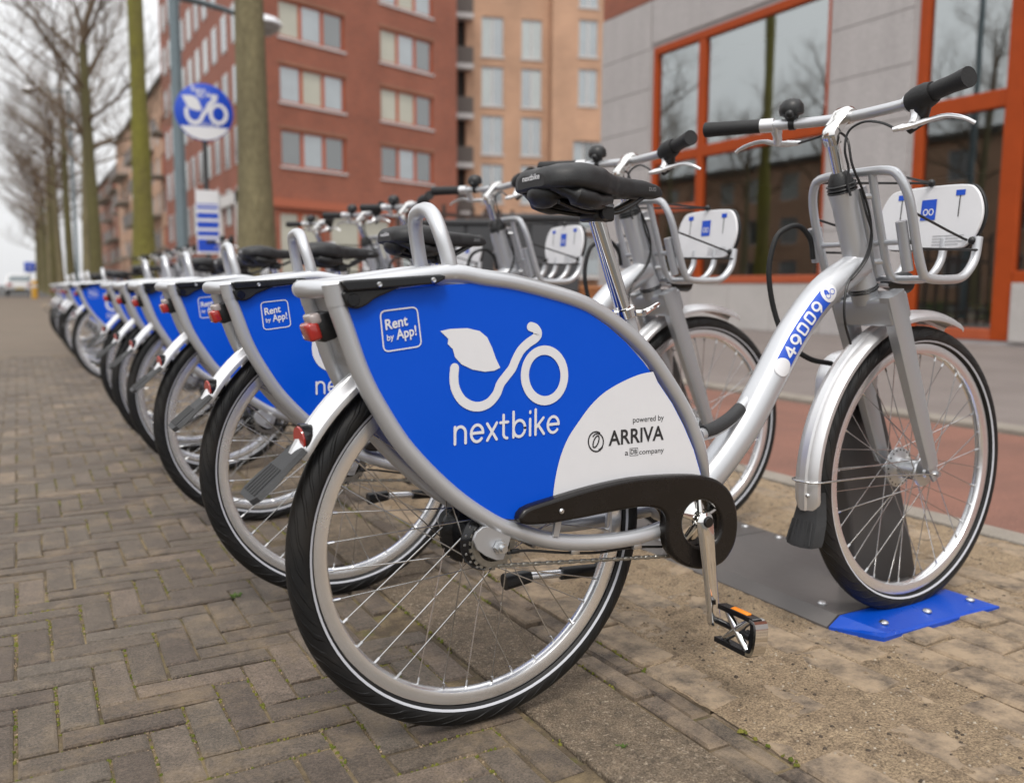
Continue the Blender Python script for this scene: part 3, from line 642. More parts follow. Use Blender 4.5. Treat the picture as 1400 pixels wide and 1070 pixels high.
    gr = MB(); tube(gr, hbp[0:9], [.0190, .0182, .0172, .0165, .0165, .0168, .0165, .0165, .016], 16, rubber); gr.build('grip', rubber, hbo)
    gr = MB(); tube(gr, hbp[31:], [.0150, .0155, .0155, .0155, .016, .016, .0165, .0165, .0170, .0172][:len(hbp[31:])], 16, rubber); gr.build('grip', rubber, hbo)
    sh = MB(); tube(sh, hbp[6:11], [.020, .024, .0245, .024, .020], 18, rubber)
    tube(sh, [hbp[8]+Vector((0, .0, -.012)), hbp[8]+Vector((.01, .01, -.04)), hbp[9]+Vector((.008, .02, -.055))], [.018, .014, .007], 10, black)
    tube(sh, [hbp[10], hbp[11].lerp(hbp[10], .5)], [.0165, .0165], 14, zinc); sh.build('gear_shifter', rubber, hbo)
    for nm, pts, cl in (('brake_lever', [B(1228, 176, -.17), B(1248, 171, -.19), B(1270, 164, -.215), B(1295, 158, -.245), B(1318, 161, -.272), B(1333, 168, -.285)], hbp[9]),
                        ('brake_lever', [B(1085, 196, .15), B(1062, 197, .17), B(1045, 194, .19), B(1028, 197, .215), B(1012, 204, .24), B(1006, 209, .25)], hbp[29])):
        q = MB(); tube(q, smooth_path(pts, 4), [.0085]*4+[.0075]*4+[.0062]*4+[.0058]*4+[.005]*5, 10, fender, sq=[(math.cos(t*math.pi/6), .75*math.sin(t*math.pi/6)) for t in range(12)])
        tube(q, smooth_path([cl, cl.lerp(pts[1], .6)+Vector((.004, 0, -.004)), pts[1]], 4), [.012]*3+[.010]*6, 10, fender)
        tube(q, [pts[0].lerp(pts[1], .4), pts[0]+(pts[0]-pts[1])*.4], [.0075, .005], 10, fender); q.build(nm, fender, hbo)
    tube_clamp = MB(); tube(tube_clamp, [hbp[29].lerp(hbp[30], .2), hbp[31]], .0155, 16, fender); tube_clamp.build('lever_clamp', fender, hbo)
    bl = MB(); b0 = hbp[27]; tube(bl, [hbp[26].lerp(hbp[27], .6), hbp[27].lerp(hbp[28], .3)], .0135, 14, black)
    tube(bl, [b0+Vector((0, 0, .006)), b0+Vector((-.002, 0, .016)), b0+Vector((-.002, 0, .020)), b0+Vector((-.003, 0, .028)), b0+Vector((-.003, 0, .040)), b0+Vector((-.004, 0, .050)), b0+Vector((-.004, 0, .054))], [.012, .015, .025, .027, .0255, .018, .006], 18, black); ball(bl, b0+Vector((-.02, -.012, .018)), .010, black, 10); bl.build('bell', black, hbo)
    # ---- cables
    cb_ = MB(); r = .0026
    tube(cb_, smooth_path([B(1228, 178, -.165), B(1205, 168, -.12), B(1180, 167, -.06), B(1160, 180, -.03), B(1155, 205, -.028), B(1160, 230, -.03), B(1159, 252, -.03), B(1163, 268, -.034)], 6), r, 7)
    tube(cb_, smooth_path([B(1092, 196, .14), B(1115, 189, .09), B(1140, 180, .03), B(1158, 190, -.022), B(1165, 225, -.035), B(1180, 262, -.04), B(1190, 300, -.042), B(1190, 330, -.042), B(1180, 358, -.040), B(1162, 382, -.036)], 6), r, 7)
    tube(cb_, smooth_path([B(1162, 382, -.036), B(1157, 395, -.04), B(1154, 420, -.045), B(1156, 445, -.045), B(1163, 470, -.03)], 6), r, 7)
    tube(cb_, smooth_path([B(1176, 258, -.032), B(1184, 290, -.043), B(1192, 320, -.046), B(1186, 352, -.044), B(1166, 380, -.038), B(1158, 384, -.030)], 6), r, 7)
    cb_.build('cable', black, root)
    # ---- front carrier with advertising plate (fixed to the head tube)
    fc = MB(); hx = lambda z: .960-.33*(z-.80)
    hoop = [(hx(.80)+.005, -.125, .80), (hx(.86), -.125, .86), (hx(.94), -.125, .94), (hx(.985), -.112, .985), (hx(1.0), -.085, 1.003), (hx(1.0), 0, 1.006), (hx(1.0), .085, 1.003), (hx(.985), .112, .985), (hx(.94), .125, .94), (hx(.86), .125, .86), (hx(.80)+.005, .125, .80)]
    tray = lambda y: [(.985, y, .785), (1.05, y, .783), (1.10, y, .790), (1.135, y, .825), (1.145, y, .875)]
    path = [(a, -.125, c_) for a, b_, c_ in tray(0)[::-1]]+hoop+[(a, .125, c_) for a, b_, c_ in tray(0)]
    tube(fc, smooth_path(path, 5), .0098, 12)
    for y in (-.045, .045):
        tube(fc, smooth_path([(hx(1.0)+.002, y, 1.0), (hx(.94), y, .94), (hx(.86), y, .86), (hx(.81)+.004, y, .805)]+tray(y), 5), .0088, 12)
    tube(fc, [(.985, -.125, .785), (.985, .125, .785)], .006, 10)
    tube(fc, [(hx(.86), -.125, .86), (hx(.86), .125, .86)], .006, 10)
    # strut box between head tube and crown
    tube(fc, [(.895, 0, .975), (.93, 0, .89), (.968, 0, .79)], [.024, .026, .024], sq=[(x*1.0, y*.62) for x, y in sq_prof(.25)], up=(0, 1, 0))
    for z in (.955, .82): tube(fc, [(hx(z)-.02, -.03, z), (hx(z)+.004, -.045, z)], .006, 8)
    fco = fc.build('front_carrier', silver, root)
    q = MB(); tube(q, [(hx(.84)-.004, -.108, .80), (hx(.93)-.004, -.108, .90)], .0115, 12, silver2); tube(q, [(hx(.88), .137, .90), (hx(.83)+.004, .139, .825)], .016, 12, silver2); q.build('lock_holder', silver2, fco)
    pw, ph_ = .130, .070; oy = [(-pw*.55, ph_), (pw*.55, ph_), (pw*.85, ph_*.8), (pw, ph_*.2), (pw*.97, -ph_*.4), (pw*.80, -ph_*.88), (pw*.55, -ph_), (-pw*.55, -ph_), (-pw*.80, -ph_*.88), (-pw*.97, -ph_*.4), (-pw, ph_*.2), (-pw*.85, ph_*.8)]
    pmap = lambda x, y, h: Vector((1.148+.10*y-h, -x, .922+y))
    q = MB(); plate2d(q, [sp2(oy, 4, True)], .008, .002, whitep, pmap); q2 = q.build('basket_plate', whitep, fco)
    q = MB(); plate2d(q, [sp2([(a*1.02, b_*1.03) for a, b_ in oy], 4, True)], .008, .002, black, lambda x, y, h: pmap(x, y, h)+Vector((.010, 0, 0))); q.build('plate_backing', black, q2)
    pr = MB(); h0 = .0052
    sqr = [(-.019, -.004), (.019, -.004), (.019, .042), (-.019, .042)]
    pr.add([pmap(x, y, h0) for x, y in sqr], [[0, 1, 2, 3]], bluep)
    for c_ in (-.0065, .0075):
        V, F = ribbon(arc(c_, .014, .0055, .0065, 0, 360, 16), .0025, True); pr.add([pmap(v[0], v[1], h0+.0006) for v in V], F, whitep)
    for (cx_, wv) in ((.075, 1), (-.072, 1)):
        pr.add([pmap(x+cx_, y, h0) for x, y in ((-.011, .046), (.011, .046), (.011, .058), (-.011, .058))], [[0, 1, 2, 3]], bluep)
        pr.add([pmap(x+cx_, y, h0) for x, y in ((-.0012, .0), (.0012, .0), (.0012, .046), (-.0012, .046))], [[0, 1, 2, 3]], blackp)
    for k in range(4):
        pr.add([pmap(x, y-.0065*k, h0) for x, y in ((.018, -.042), (.095-.012*(k % 2), -.042), (.095-.012*(k % 2), -.0405), (.018, -.0405))], [[0, 1, 2, 3]], dull)
    pr.build('plate_print', whitep, q2)
    bd = MB(); pe = pmap(.0, .079, .006); r = .0028
    tube(bd, [(hx(.99), -.09, .995), pe+Vector((0, .0, .0)), (hx(.99), .09, .995)], r, 7)
    tube(bd, smooth_path([(hx(.92), -.125, .92), pmap(.10, -.050, .012), pmap(.125, -.055, .010)], 3), r, 7); tube(bd, smooth_path([(hx(.92), .125, .92), pmap(-.10, -.05, .012), pmap(-.125, -.055, .01)], 3), r, 7)
    tube(bd, [(hx(.84), -.125, .845), pmap(.13, -.075, .004)], r, 7); tube(bd, [(hx(.84), .125, .845), pmap(-.13, -.075, .004)], r, 7)
    for c_ in (pe, pmap(.118, -.055, .008), pmap(-.118, -.055, .008)): ball(bd, c_, .009, black, 10)
    bd.build('elastic_strap', black, fco)
    # ---- lock cable loop
    lc = MB(); tube(lc, smooth_path([(.935, .139, .83), (.923, .138, .873), (.89, .14, .902), (.855, .145, .898), (.825, .15, .872), (.814, .155, .80), (.834, .155, .715), (.862, .14, .644), (.92, .125, .602), (.985, .115, .588)], 6), .0062, 10); lc.build('lock_cable', rubber, root)
    # ---- saddle
    sd_ = MB(); NS = 34; NP = 28; V = []; F = []
    xs = [.0985, .1005, .104]+[.108+.267*i/(NS-3) for i in range(NS-2)]
    def lerp_tab(T, x):
        for (a, b_), (c_, d) in zip(T, T[1:]):
            if x <= c_:
                t = (x-a)/(c_-a); t = max(0, min(1, t)); t = t*t*(3-2*t); return b_+(d-b_)*t
        return T[-1][1]
    TW = [(.0985, .044), (.1005, .055), (.106, .066), (.118, .077), (.135, .083), (.165, .085), (.20, .078), (.235, .057), (.265, .036), (.30, .026), (.345, .022), (.365, .017), (.375, .009)]
    TZ = [(.0985, .953), (.1005, .958), (.108, .964), (.14, .971), (.17, .974), (.20, .971), (.25, .960), (.32, .957), (.36, .951), (.375, .940)]
    TB = [(.0985, .926), (.1005, .923), (.108, .921), (.14, .920), (.18, .916), (.22, .914), (.255, .918), (.30, .922), (.36, .924), (.375, .930)]
    for x in xs:
        wv, zv, zb_ = lerp_tab(TW, x), lerp_tab(TZ, x), lerp_tab(TB, x); hv = zv-zb_
        for k in range(NP):
            a = 2*math.pi*k/NP; ca, sa = math.cos(a), math.sin(a)
            y = wv*math.copysign(abs(ca)**.62, ca)
            if sa >= 0: z = zv-hv*.62*(1-sa**.62)-.004*math.exp(-(y/.016)**2)*(1 if x < .25 else .2)
            else: z = zv-hv*.62-hv*.38*(-sa)**.55+(.005*max(0, 1-(y/wv)**2) if wv > .04 else 0)
            V.append((x, y, z))
    for i in range(NS):
        for k in range(NP): F.append([i*NP+k, i*NP+(k+1) % NP, (i+1)*NP+(k+1) % NP, (i+1)*NP+k])
    F.append(list(range(NP))); F.append([NS*NP+k for k in range(NP)][::-1])
    sd_.add(V, F, saddlem); sdo = sd_.build('saddle', saddlem, root, angle=60)
    q = MB()
    for s in (-1, 1):
        tube(q, smooth_path([(.115, s*.045, .932), (.15, s*.062, .915), (.19, s*.058, .908), (.225, s*.038, .912)], 4), [.012]*4+[.021]*4+[.018]*5, 12, black, sq=[(math.cos(t*math.pi/6), .8*math.sin(t*math.pi/6)) for t in range(12)])
        tube(q, smooth_path([(.13, s*.04, .905), (.19, s*.025, .893), (.255, s*.022, .893), (.29, s*.02, .905), (.335, s*.012, .928)], 5), .0038, 8, black)
        tube(q, smooth_path([(.150, s*.066, .912), (.19, s*.066, .906), (.235, s*.048, .903)], 4), [.006, .009, .009, .009, .008, .008, .006, .005, .004], 8, gloss_black)
    ball(q, (.125, 0, .92), .03, black, 14, (.9, 1.3, .8)); q.build('saddle_shell', black, sdo)
    q = MB(); pc = Vector(B(816, 292, 0)); bevel_box(q, pc+Vector((0, 0, -.002)), (.045, .052, .026), .006, black, None, 3); tube(q, [pc+Vector((0, -.036, 0)), pc+Vector((0, .036, 0))], .013, 16, black); tube(q, [pc+Vector((-.0, -.026, .014)), pc+Vector((0, .026, .014))], .009, 10, zinc)
    q.build('saddle_clamp', black, sdo)
    q = MB(); V, F = text2d('nextbike', .018); x1 = max(v[0] for v in V)
    s0 = BX(714, 249, .0978); s1 = BX(737.5, 244, .0978); up_ = BX(714, 241.5, .0978)-s0
    q.add([s0+(s1-s0)*(v[0]/x1)+up_*(v[1]/CAPH) for v in V], F, whitep)
    q.build('saddle_print', whitep, sdo); q = MB(); V, F = text2d('DUO'); x1 = max(v[0] for v in V); q.add([Vector((.333+v[0]/x1*.016, -.0232, .936+v[1]*.010)) for v in V], F, dull); q.build('saddle_badge', dull, sdo)
    # ---- seat post and clamp
    q = MB(); tube(q, [(.302, 0, .710), tuple(pc-Vector((0, 0, .012)))], .0148, 20, chrome); tube(q, [pc-Vector((-.006, 0, .022)), pc-Vector((0, 0, .008))], [.0148, .0155], 18, chrome); spo = q.build('seat_post', chrome, root)
    q = MB(); ax = (pc-Vector((.302, 0, .71))).normalized(); c0 = Vector((.302, 0, .712)); tube(q, [c0-ax*.006, c0-ax*.004, c0+ax*.012, c0+ax*.014], [.0195, .022, .022, .0195], 20, chrome); tube(q, [c0+ax*.004+Vector((-.026, .0, 0)), c0+ax*.004+Vector((.030, -.012, 0))], .0062, 10, chrome)
    tube(q, smooth_path([c0+Vector((.026, -.022, .004)), c0+Vector((.045, -.020, .012)), c0+Vector((.066, -.014, .020))], 4), [.007, .006, .006, .005, .005, .005, .005, .005, .004], 8, chrome); q.build('seat_clamp', chrome, fo)
    # ---- pad on the brace
    q = MB(); tube(q, smooth_path([(.462, -.0415, .487), (.50, -.031, .4905), (.55, -.016, .503), (.588, -.006, .521)], 6), .0138, 12, flapm); q.build('brace_pad', flapm, fo)
    # ---- frame number sticker wrapped on the main tube
    P = main; cum = [0]
    for a, b_ in zip(P, P[1:]): cum.append(cum[-1]+(b_-a).length)
    def at(sv):
        for i in range(len(P)-1):
            if cum[i+1] >= sv: t = (sv-cum[i])/(cum[i+1]-cum[i]); return P[i].lerp(P[i+1], t), (P[min(i+2, len(P)-1)]-P[max(i-1, 0)]).normalized()
        return P[-1], (P[-1]-P[-2]).normalized()
    def s_of(px, py):
        t = B(px, py, 0); return min(((p-t).length, c_) for p, c_ in zip(P, cum))[1]
    sA = s_of(1057, 512); sB = s_of(1127, 402)
    TH0 = R_(18)
    def wrap(u, v, h=0.0):                 # u along, v across (positive towards the top side)
        c_, t = at(sA+u); n2 = Vector((-t.z, 0, t.x)); th = TH0+v/.0345; return c_+(Vector((0, -math.cos(th), 0))+n2*math.sin(th))*(.0347+h)
    Ls = sB-sA; hw = .0190
    sk = MB()
    def patch(poly_rows, m, h):            # rows of (u, v0, v1)
        V = []; F = []; K = 6
        for (u, v0, v1) in poly_rows:
            for k in range(K+1): V.append(wrap(u, v0+(v1-v0)*k/K, h))
        for i in range(len(poly_rows)-1):
            for k in range(K): F.append([i*(K+1)+k, i*(K+1)+k+1, (i+1)*(K+1)+k+1, (i+1)*(K+1)+k])
        sk.add(V, F, m)
    def disc(uc, rr, m, h): patch([(uc+rr*math.sin(R_(a)), -rr*math.cos(R_(a)), rr*math.cos(R_(a))) for a in range(-90, 91, 10)], m, h)
    if number: patch([(Ls*.02+Ls*.96*k/24, -hw*.92, hw*.92) for k in range(25)], bluep, .0004)
    disc(.012, hw, whitep, .0009); disc(Ls-.012, hw, whitep, .0009)
    for c_ in (-.006, .0075):
        V, F = ribbon(arc(c_, -.002, .0055, .0055, 0, 360, 16), .0014, True); sk.add([wrap(Ls-.012+v[0], v[1], .0013) for v in V], F, bluep)
    V, F = ribbon(sp2([(-.008, .004), (-.004, .010), (-.002, .006), (-.004, .001)], 4), .004); sk.add([wrap(Ls-.012+v[0], v[1], .0013) for v in V], F, bluep)
    if number:
        dg = {'4': [[(.62, 0), (.62, 1), (.0, .35), (.9, .35)]], '9': [arc(.4, .66, .38, .33, 0, 360, 20), [(.78, .66), (.74, .35), (.42, 0)]], '0': [[(.22, .04), (.58, .04)]+arc(.58, .22, .19, .18, -90, 0, 5)+arc(.58, .78, .19, .18, 0, 90, 5)+arc(.22, .78, .19, .18, 90, 180, 5)+arc(.22, .22, .19, .18, 180, 270, 5)]}
        u0 = .012+hw+.007; span = Ls-2*(.012+hw)-.012
        for i, c_ in enumerate(number):
            for j, s in enumerate(dg[c_]):
                pts = []
                for a, b_ in zip(s, s[1:]):
                    nn_ = max(1, int(math.hypot(b_[0]-a[0], b_[1]-a[1])/.12))
                    pts += [(a[0]+(b_[0]-a[0])*k/nn_, a[1]+(b_[1]-a[1])*k/nn_) for k in range(nn_)]
                pts.append(s[-1]); st_ = span/5
                V, F = ribbon([(u0+(i+p[0]*.80)*st_, (p[1]-.5)*.0235) for p in pts], .0050); sk.add([wrap(v[0], v[1], .0013+.0002*j) for v in V], F, whitep)
    sk.build('number_sticker', whitep, fo)
    return root
def copy_tree(o, parent=None):
    c = o.copy(); col.objects.link(c); c.parent = parent
    for ch in list(o.children): copy_tree(ch, c)
    return c
# ------------------------------------------------------------------ ground materials
def paver_mat(name='clay_paver', dust=(.50, .74, .55), dcol=(.30, .215, .125)):
    m = bpy.data.materials.new(name); m.use_nodes = True; n = m.node_tree.nodes; L = m.node_tree.links; p = n['Principled BSDF']
    p.inputs['Roughness'].default_value = .68; p.inputs['Specular IOR Level'].default_value = .35
    p.inputs['Sheen Weight'].default_value = .16; p.inputs['Sheen Roughness'].default_value = .45; p.inputs['Sheen Tint'].default_value = (1, .88, .72, 1)
    g = n.new('ShaderNodeNewGeometry'); oi = n.new('ShaderNodeObjectInfo'); at = n.new('ShaderNodeAttribute'); at.attribute_name = 'rnd'
    ad = n.new('ShaderNodeMath'); ad.operation = 'ADD'; L.new(oi.outputs['Random'], ad.inputs[0]); L.new(at.outputs['Fac'], ad.inputs[1])
    fr = n.new('ShaderNodeMath'); fr.operation = 'FRACT'; L.new(ad.outputs[0], fr.inputs[0])
    cr = n.new('ShaderNodeValToRGB'); e = cr.color_ramp.elements; e[0].color = (.064, .047, .036, 1); e[1].color = (.122, .090, .067, 1)
    x = e.new(.45); x.color = (.082, .063, .047, 1); x = e.new(.8); x.color = (.087, .070, .054, 1)
    L.new(fr.outputs[0], cr.inputs[0])
    def nz(s, d=6, r=.65):
        a = n.new('ShaderNodeTexNoise'); a.inputs['Scale'].default_value = s; a.inputs['Detail'].default_value = d; a.inputs['Roughness'].default_value = r; L.new(g.outputs['Position'], a.inputs['Vector']); return a.outputs['Fac']
    def mr(v, a, b, c, d):
        k = n.new('ShaderNodeMapRange'); k.inputs[1].default_value = a; k.inputs[2].default_value = b; k.inputs[3].default_value = c; k.inputs[4].default_value = d; L.new(v, k.inputs[0]); return k.outputs[0]
    def mul(c, v):
        k = n.new('ShaderNodeMixRGB'); k.blend_type = 'MULTIPLY'; k.inputs[0].default_value = 1; L.new(c, k.inputs[1]); L.new(v, k.inputs[2]); return k.outputs[0]
    c = mul(cr.outputs[0], mr(nz(22), .25, .75, .62, 1.32)); c = mul(c, mr(nz(85, 5, .7), .25, .75, .74, 1.26)); c = mul(c, mr(nz(260, 3), .32, .68, .42, 1.62))
    # sand dust washed over the bricks
    ds = n.new('ShaderNodeMixRGB'); ds.inputs[2].default_value = (*dcol, 1); L.new(c, ds.inputs[1]); L.new(mr(nz(5 if dust[2] < .8 else 11, 8, .75), dust[0], dust[1], 0, dust[2]), ds.inputs[0])
    L.new(ds.outputs[0], p.inputs['Base Color'])
    bp = n.new('ShaderNodeBump'); bp.inputs['Strength'].default_value = .5; bp.inputs['Distance'].default_value = .006; L.new(nz(130, 7, .75), bp.inputs['Height']); L.new(bp.outputs[0], p.inputs['Normal'])
    return m
paver = paver_mat(); semi = paver_mat('worn_paver', (.44, .70, .8), (.29, .215, .14)); dusty = paver_mat('dusty_paver', (.34, .60, .85), (.37, .275, .18))
jointm = blend_mat('joint_sand', (.085, .064, .042), (.20, .150, .085), 9, .44, .62, .95, .6, 150, (.105, .10, .028), 14, .56, .70)
sandm = blend_mat('sand', (.38, .285, .185), (.29, .212, .137), 9, .35, .7, .95, 1.0, 110, (.17, .125, .085), 26, .50, .72, bdist=.016, grain=.55)
concm = blend_mat('aggregate_concrete', (.16, .125, .09), (.28, .215, .15), 26, .35, .65, .9, 1.0, 150, (.44, .36, .27), 90, .56, .66, bdist=.016, grain=.6)
redm = blend_mat('red_asphalt', (.215, .105, .078), (.165, .086, .066), 2, .35, .65, .9, .5, 90, (.32, .16, .12), 60, .6, .75)
kerbm = blend_mat('kerb_concrete', (.27, .24, .205), (.20, .178, .15), 3, .35, .65, .85, .4, 90)
greym = blend_mat('grey_paving', (.160, .135, .125), (.195, .168, .155), 1.2, .35, .65, .85, .3, 60)
farm = blend_mat('far_paving', (.118, .090, .067), (.095, .073, .054), .9, .35, .65, .85, .3, 40, (.17, .135, .10), 5, .6, .75)
fp_ = farm.node_tree.nodes['Principled BSDF']; fp_.inputs['Sheen Weight'].default_value = .16; fp_.inputs['Sheen Roughness'].default_value = .45; fp_.inputs['Sheen Tint'].default_value = (1, .88, .72, 1)
asph = blend_mat('asphalt', (.075, .072, .07), (.06, .058, .056), 1.5, .35, .65, .85, .4, 80)
plated = mat('dock_plate', (.125, .115, .110), .42, .25, .10, 5, .05, 200, rvar=.1)
platebl = mat('dock_blue', (.001, .055, .40), .32, 0, .08, 6, .05, 120, coat=.2, rvar=.08)
postm = mat('dock_post', (.060, .056, .056), .45, .15, .10, 4, .04, 200, rvar=.08)
mossm = blend_mat('moss', (.075, .095, .012), (.17, .155, .03), 30, .4, .6, .95, .6, 200)
grassm = blend_mat('leaf_green', (.06, .11, .02), (.10, .14, .03), 5, .4, .6, .7, 0, 50)
pebm = mat('pebble', (.40, .34, .26), .8, 0, .3, 40, objrand=.2)
dirtm = mat('dirt_crumb', (.055, .04, .028), .9, 0, .3, 60)
random.seed(5)

def sheet(name, x0, x1, y0, y1, z, m, nx=1, ny=1, f=None):
    mb = MB(); V = []; F = []
    for j in range(ny+1):
        for i in range(nx+1):
            x = x0+(x1-x0)*i/nx; y = y0+(y1-y0)*j/ny; V.append((x, y, z+(f(x, y) if f else 0)))
    for j in range(ny):
        for i in range(nx): a = j*(nx+1)+i; F.append([a, a+1, a+nx+2, a+nx+1])
    mb.add(V, F, m); return mb.build(name, m)
struct(sheet('ground', -400, 400, -200, 900, -.07, asph))
pav = struct(sheet('brick_pavement', -5, .088, -2.5, 9.5, -.0055, jointm))
struct(sheet('far_pavement', -5, 1.85, 9.5, 62, -.004, farm))
struct(sheet('street', -60, 60, 62, 300, -.012, asph))
# ---- brick pieces
def brick_data(name, l, w_, h=.03, b=.004, seed=0):
    rnd = random.Random(seed); V = []
    def ring(ins, z):
        for sx, sy in ((-1, -1), (1, -1), (1, 1), (-1, 1)):
            V.append((sx*(l/2-ins)+rnd.uniform(-.0022, .0022), sy*(w_/2-ins)+rnd.uniform(-.0020, .0020), z))
    ring(0, -h); ring(0, -b); ring(b, 0)
    F = [[8, 9, 10, 11]]
    for r in (0, 4):
        for k in range(4): F.append([r+k, r+(k+1) % 4, r+4+(k+1) % 4, r+4+k])
    return V, F
BRK = [brick_data('b', .1940, .0592, b=.0035, seed=s) for s in range(6)]
def brick_meshes(vars_, m, nm):
    out = []
    for V, F in vars_:
        me = bpy.data.meshes.new(nm); me.from_pydata(V, [], F); me.materials.append(m); out.append(me)
    return out
BME = brick_meshes(BRK, paver, 'brick')
def joined_bricks(name, places, vars_, m, parent):
    V = []; F = []; rn = []
    for (x, y, z, rz, tx, ty, k) in places:
        M = Matrix.Translation((x, y, z)) @ Matrix.Rotation(rz, 4, 'Z') @ Matrix.Rotation(tx, 4, 'X') @ Matrix.Rotation(ty, 4, 'Y'); o = len(V)
        BV, BF = vars_[k]
        V += [tuple(M @ Vector(v)) for v in BV]; F += [[i+o for i in f] for f in BF]; rn += [random.random()]*len(BF)
    me = bpy.data.meshes.new(name); me.from_pydata(V, [], F); me.materials.append(m)
    a = me.attributes.new('rnd', 'FLOAT', 'FACE'); a.data.foreach_set('value', rn)
    o = link(name, me, parent); o['kind'] = 'stuff'; return o
def place_bricks(nm, places, vars_, meshes, m, parent, nmax=300):
    def key(p):
        x, y, d = project((p[0], p[1], 0))
        vis = (-30 < x < 1430 and -30 < y < 1095 and d > .2)
        return (0 if vis else 1, (Vector((p[0], p[1], 0))-CAM).length)
    places.sort(key=key)
    for p in places[:nmax]:
        o = link(nm, meshes[p[6]], parent); o.location = p[:3]; o.rotation_euler = (p[4], p[5], p[3])
    if places[nmax:]: joined_bricks(nm+'_field', places[nmax:], vars_, m, parent)
W3 = .0663; OX, OY = -.718, .170
pl = []
for a in range(-90, 160):
    for b in range(-40, 40):
        for kind in (0, 1):
            bx, by = a+3*b, a-3*b
            if kind == 0: cx, cy, rz = bx+1.5, by+.5, 0
            else: cx, cy, rz = bx+.5, by+2.5, math.pi/2
            x, y = OX+cx*W3, OY+cy*W3
            hx_ = .1 if kind == 0 else .033
            if x+hx_ > .088 or x < -2.6 or y < -1.4 or y > 9.4: continue
            z = random.gauss(0, .0012)+.003*noise.noise((x*1.5, y*1.5, 0))
            pl.append((x, y, z, rz+random.gauss(0, .008), random.gauss(0, .008), random.gauss(0, .006), random.randrange(6)))
# cut bricks along the strip: one upright row closes the herringbone
place_bricks('brick', pl, BRK, BME, paver, pav)
HALF = [brick_data('h', .0610, .0610, seed=20+s) for s in range(3)]
# ---- moss tufts and pebbles in the joints
def scatter(name, n, fpos, size, m, kind_label, cat, flat=.5, seg=6):
    mb = MB()
    for _ in range(n):
        x, y, z = fpos(); s = random.uniform(*size); V = []; F = []
        o = len(mb.v); rr = [random.uniform(.6, 1.2) for _ in range(seg)]
        V.append((x, y, z+s*flat))
        for k in range(seg): V.append((x+s*.6*rr[k]*math.cos(6.283*k/seg), y+s*.6*rr[k]*math.sin(6.283*k/seg), z+s*flat*.7))
        for k in range(seg): V.append((x+s*rr[k]*math.cos(6.283*k/seg), y+s*rr[k]*math.sin(6.283*k/seg), z-.002))
        for k in range(seg):
            l = (k+1) % seg; F += [[0, 1+k, 1+l], [1+k, 1+seg+k, 1+seg+l, 1+l]]
        mb.add(V, F, m)
    o = mb.build(name, m, None, True, 80); tag(o, kind_label, cat, kind='stuff'); return o
def joint_pos():
    while True:
        a = random.randint(-40, 80); b = random.randint(-12, 12); bx, by = a+3*b, a-3*b
        t = random.random()*3; c = random.choice((0, 1, 2))
        if c == 0: x, y = bx+t, by
        elif c == 1: x, y = bx, by+1+t
        else: x, y = bx+random.choice((0, 3, 1)), by+random.choice((0, 1, 4))
        x = OX+x*W3; y = OY+y*W3
        if -1.6 < x < .08 and -.9 < y < 3.2 and noise.noise((x*2.5, y*2.5, 7)) > -.05: return x+random.gauss(0, .002), y+random.gauss(0, .002), -.0045
scatter('moss_tufts', 5600, joint_pos, (.0012, .0048), mossm, 'small green moss tufts growing in the brick pavement joints', 'moss', .7)
scatter('sand_crumbs', 8000, joint_pos, (.0008, .0030), sandm, 'loose sand crumbs lying in the brick pavement joints', 'sand', .6)
# ---- concrete strip: slabs end to end
cs_ = struct(sheet('concrete_strip', .088, .292, -2.5, 40, -.010, jointm))
y = -2.2
while y < 9:
    L_ = 1.0; mb = MB(); bevel_box(mb, (.190+random.gauss(0, .001), y+L_/2, -.03+random.gauss(0, .001)), (.192, L_-.002, .062), .004, concm); mb.build('slab', concm, cs_, False); y += L_
mb = MB(); box(mb, .095, .285, 9, 40, -.03, .001); o = mb.build('slab_field', concm, cs_); o['kind'] = 'stuff'
# ---- edging course
ed = struct(sheet('edging_course', .292, .388, -2.5, 12, -.009, jointm))
EB = [brick_data('e', .1960, .0435, b=.005, seed=40+s) for s in range(4)]; EME = brick_meshes(EB, semi, 'edging_brick'); pe_ = []
for rx, y in ((.3155, -2.0), (.3645, -1.9)):
    while y < 11.5:
        pe_.append((rx+random.gauss(0, .002), y, random.gauss(.001 if rx < .34 else -.003, .0022), math.pi/2+random.gauss(0, .014), random.gauss(0, .014), random.gauss(0, .012), random.randrange(4))); y += .2035
place_bricks('edging_brick', pe_, EB, EME, semi, ed, 110)
# ---- sandy brick paving under the docks
sp_ = struct(sheet('sandy_paving', .388, 1.93, -2.5, 12, -.02, sandm))
SB = [brick_data('s', .2000, .0950, b=.005, seed=60+s) for s in range(5)]; SME = brick_meshes(SB, dusty, 'paving_brick'); ps_ = []
row = 0; x = .44
while x < 1.90:
    y = -1.5+(.1 if row % 2 else 0)
    while y < 9:
        ps_.append((x, y, random.gauss(-.001, .0025), math.pi/2+random.gauss(0, .02), random.gauss(0, .016), random.gauss(0, .012), random.randrange(5))); y += .206
    x += .101; row += 1
place_bricks('paving_brick', ps_, SB, SME, dusty, sp_, 240)
def sand_f(x, y):
    v = .0028*noise.noise((x*1.7, y*1.3, 3))+.0030*noise.noise((x*6, y*6, 9))+.0034*noise.noise((x*17, y*17, 1))+.0026*noise.noise((x*43, y*43, 4))+.0014*noise.noise((x*90, y*90, 8))
    e = min(1, max(0, (x-.40)/.12)); near = -.006*max(0, min(1, (-.12-y)/.25))*max(0, min(1, (x-.75)/.2))
    e2 = min(1, max(0, (1.93-x)/.05))
    lowr = max(0, min(1, (x-.70)/.25))*max(0, min(1, (.25-y)/.3))
    return v+.0009*e-.0040*lowr-.006*(1-e)+near-.004*(1-e2)
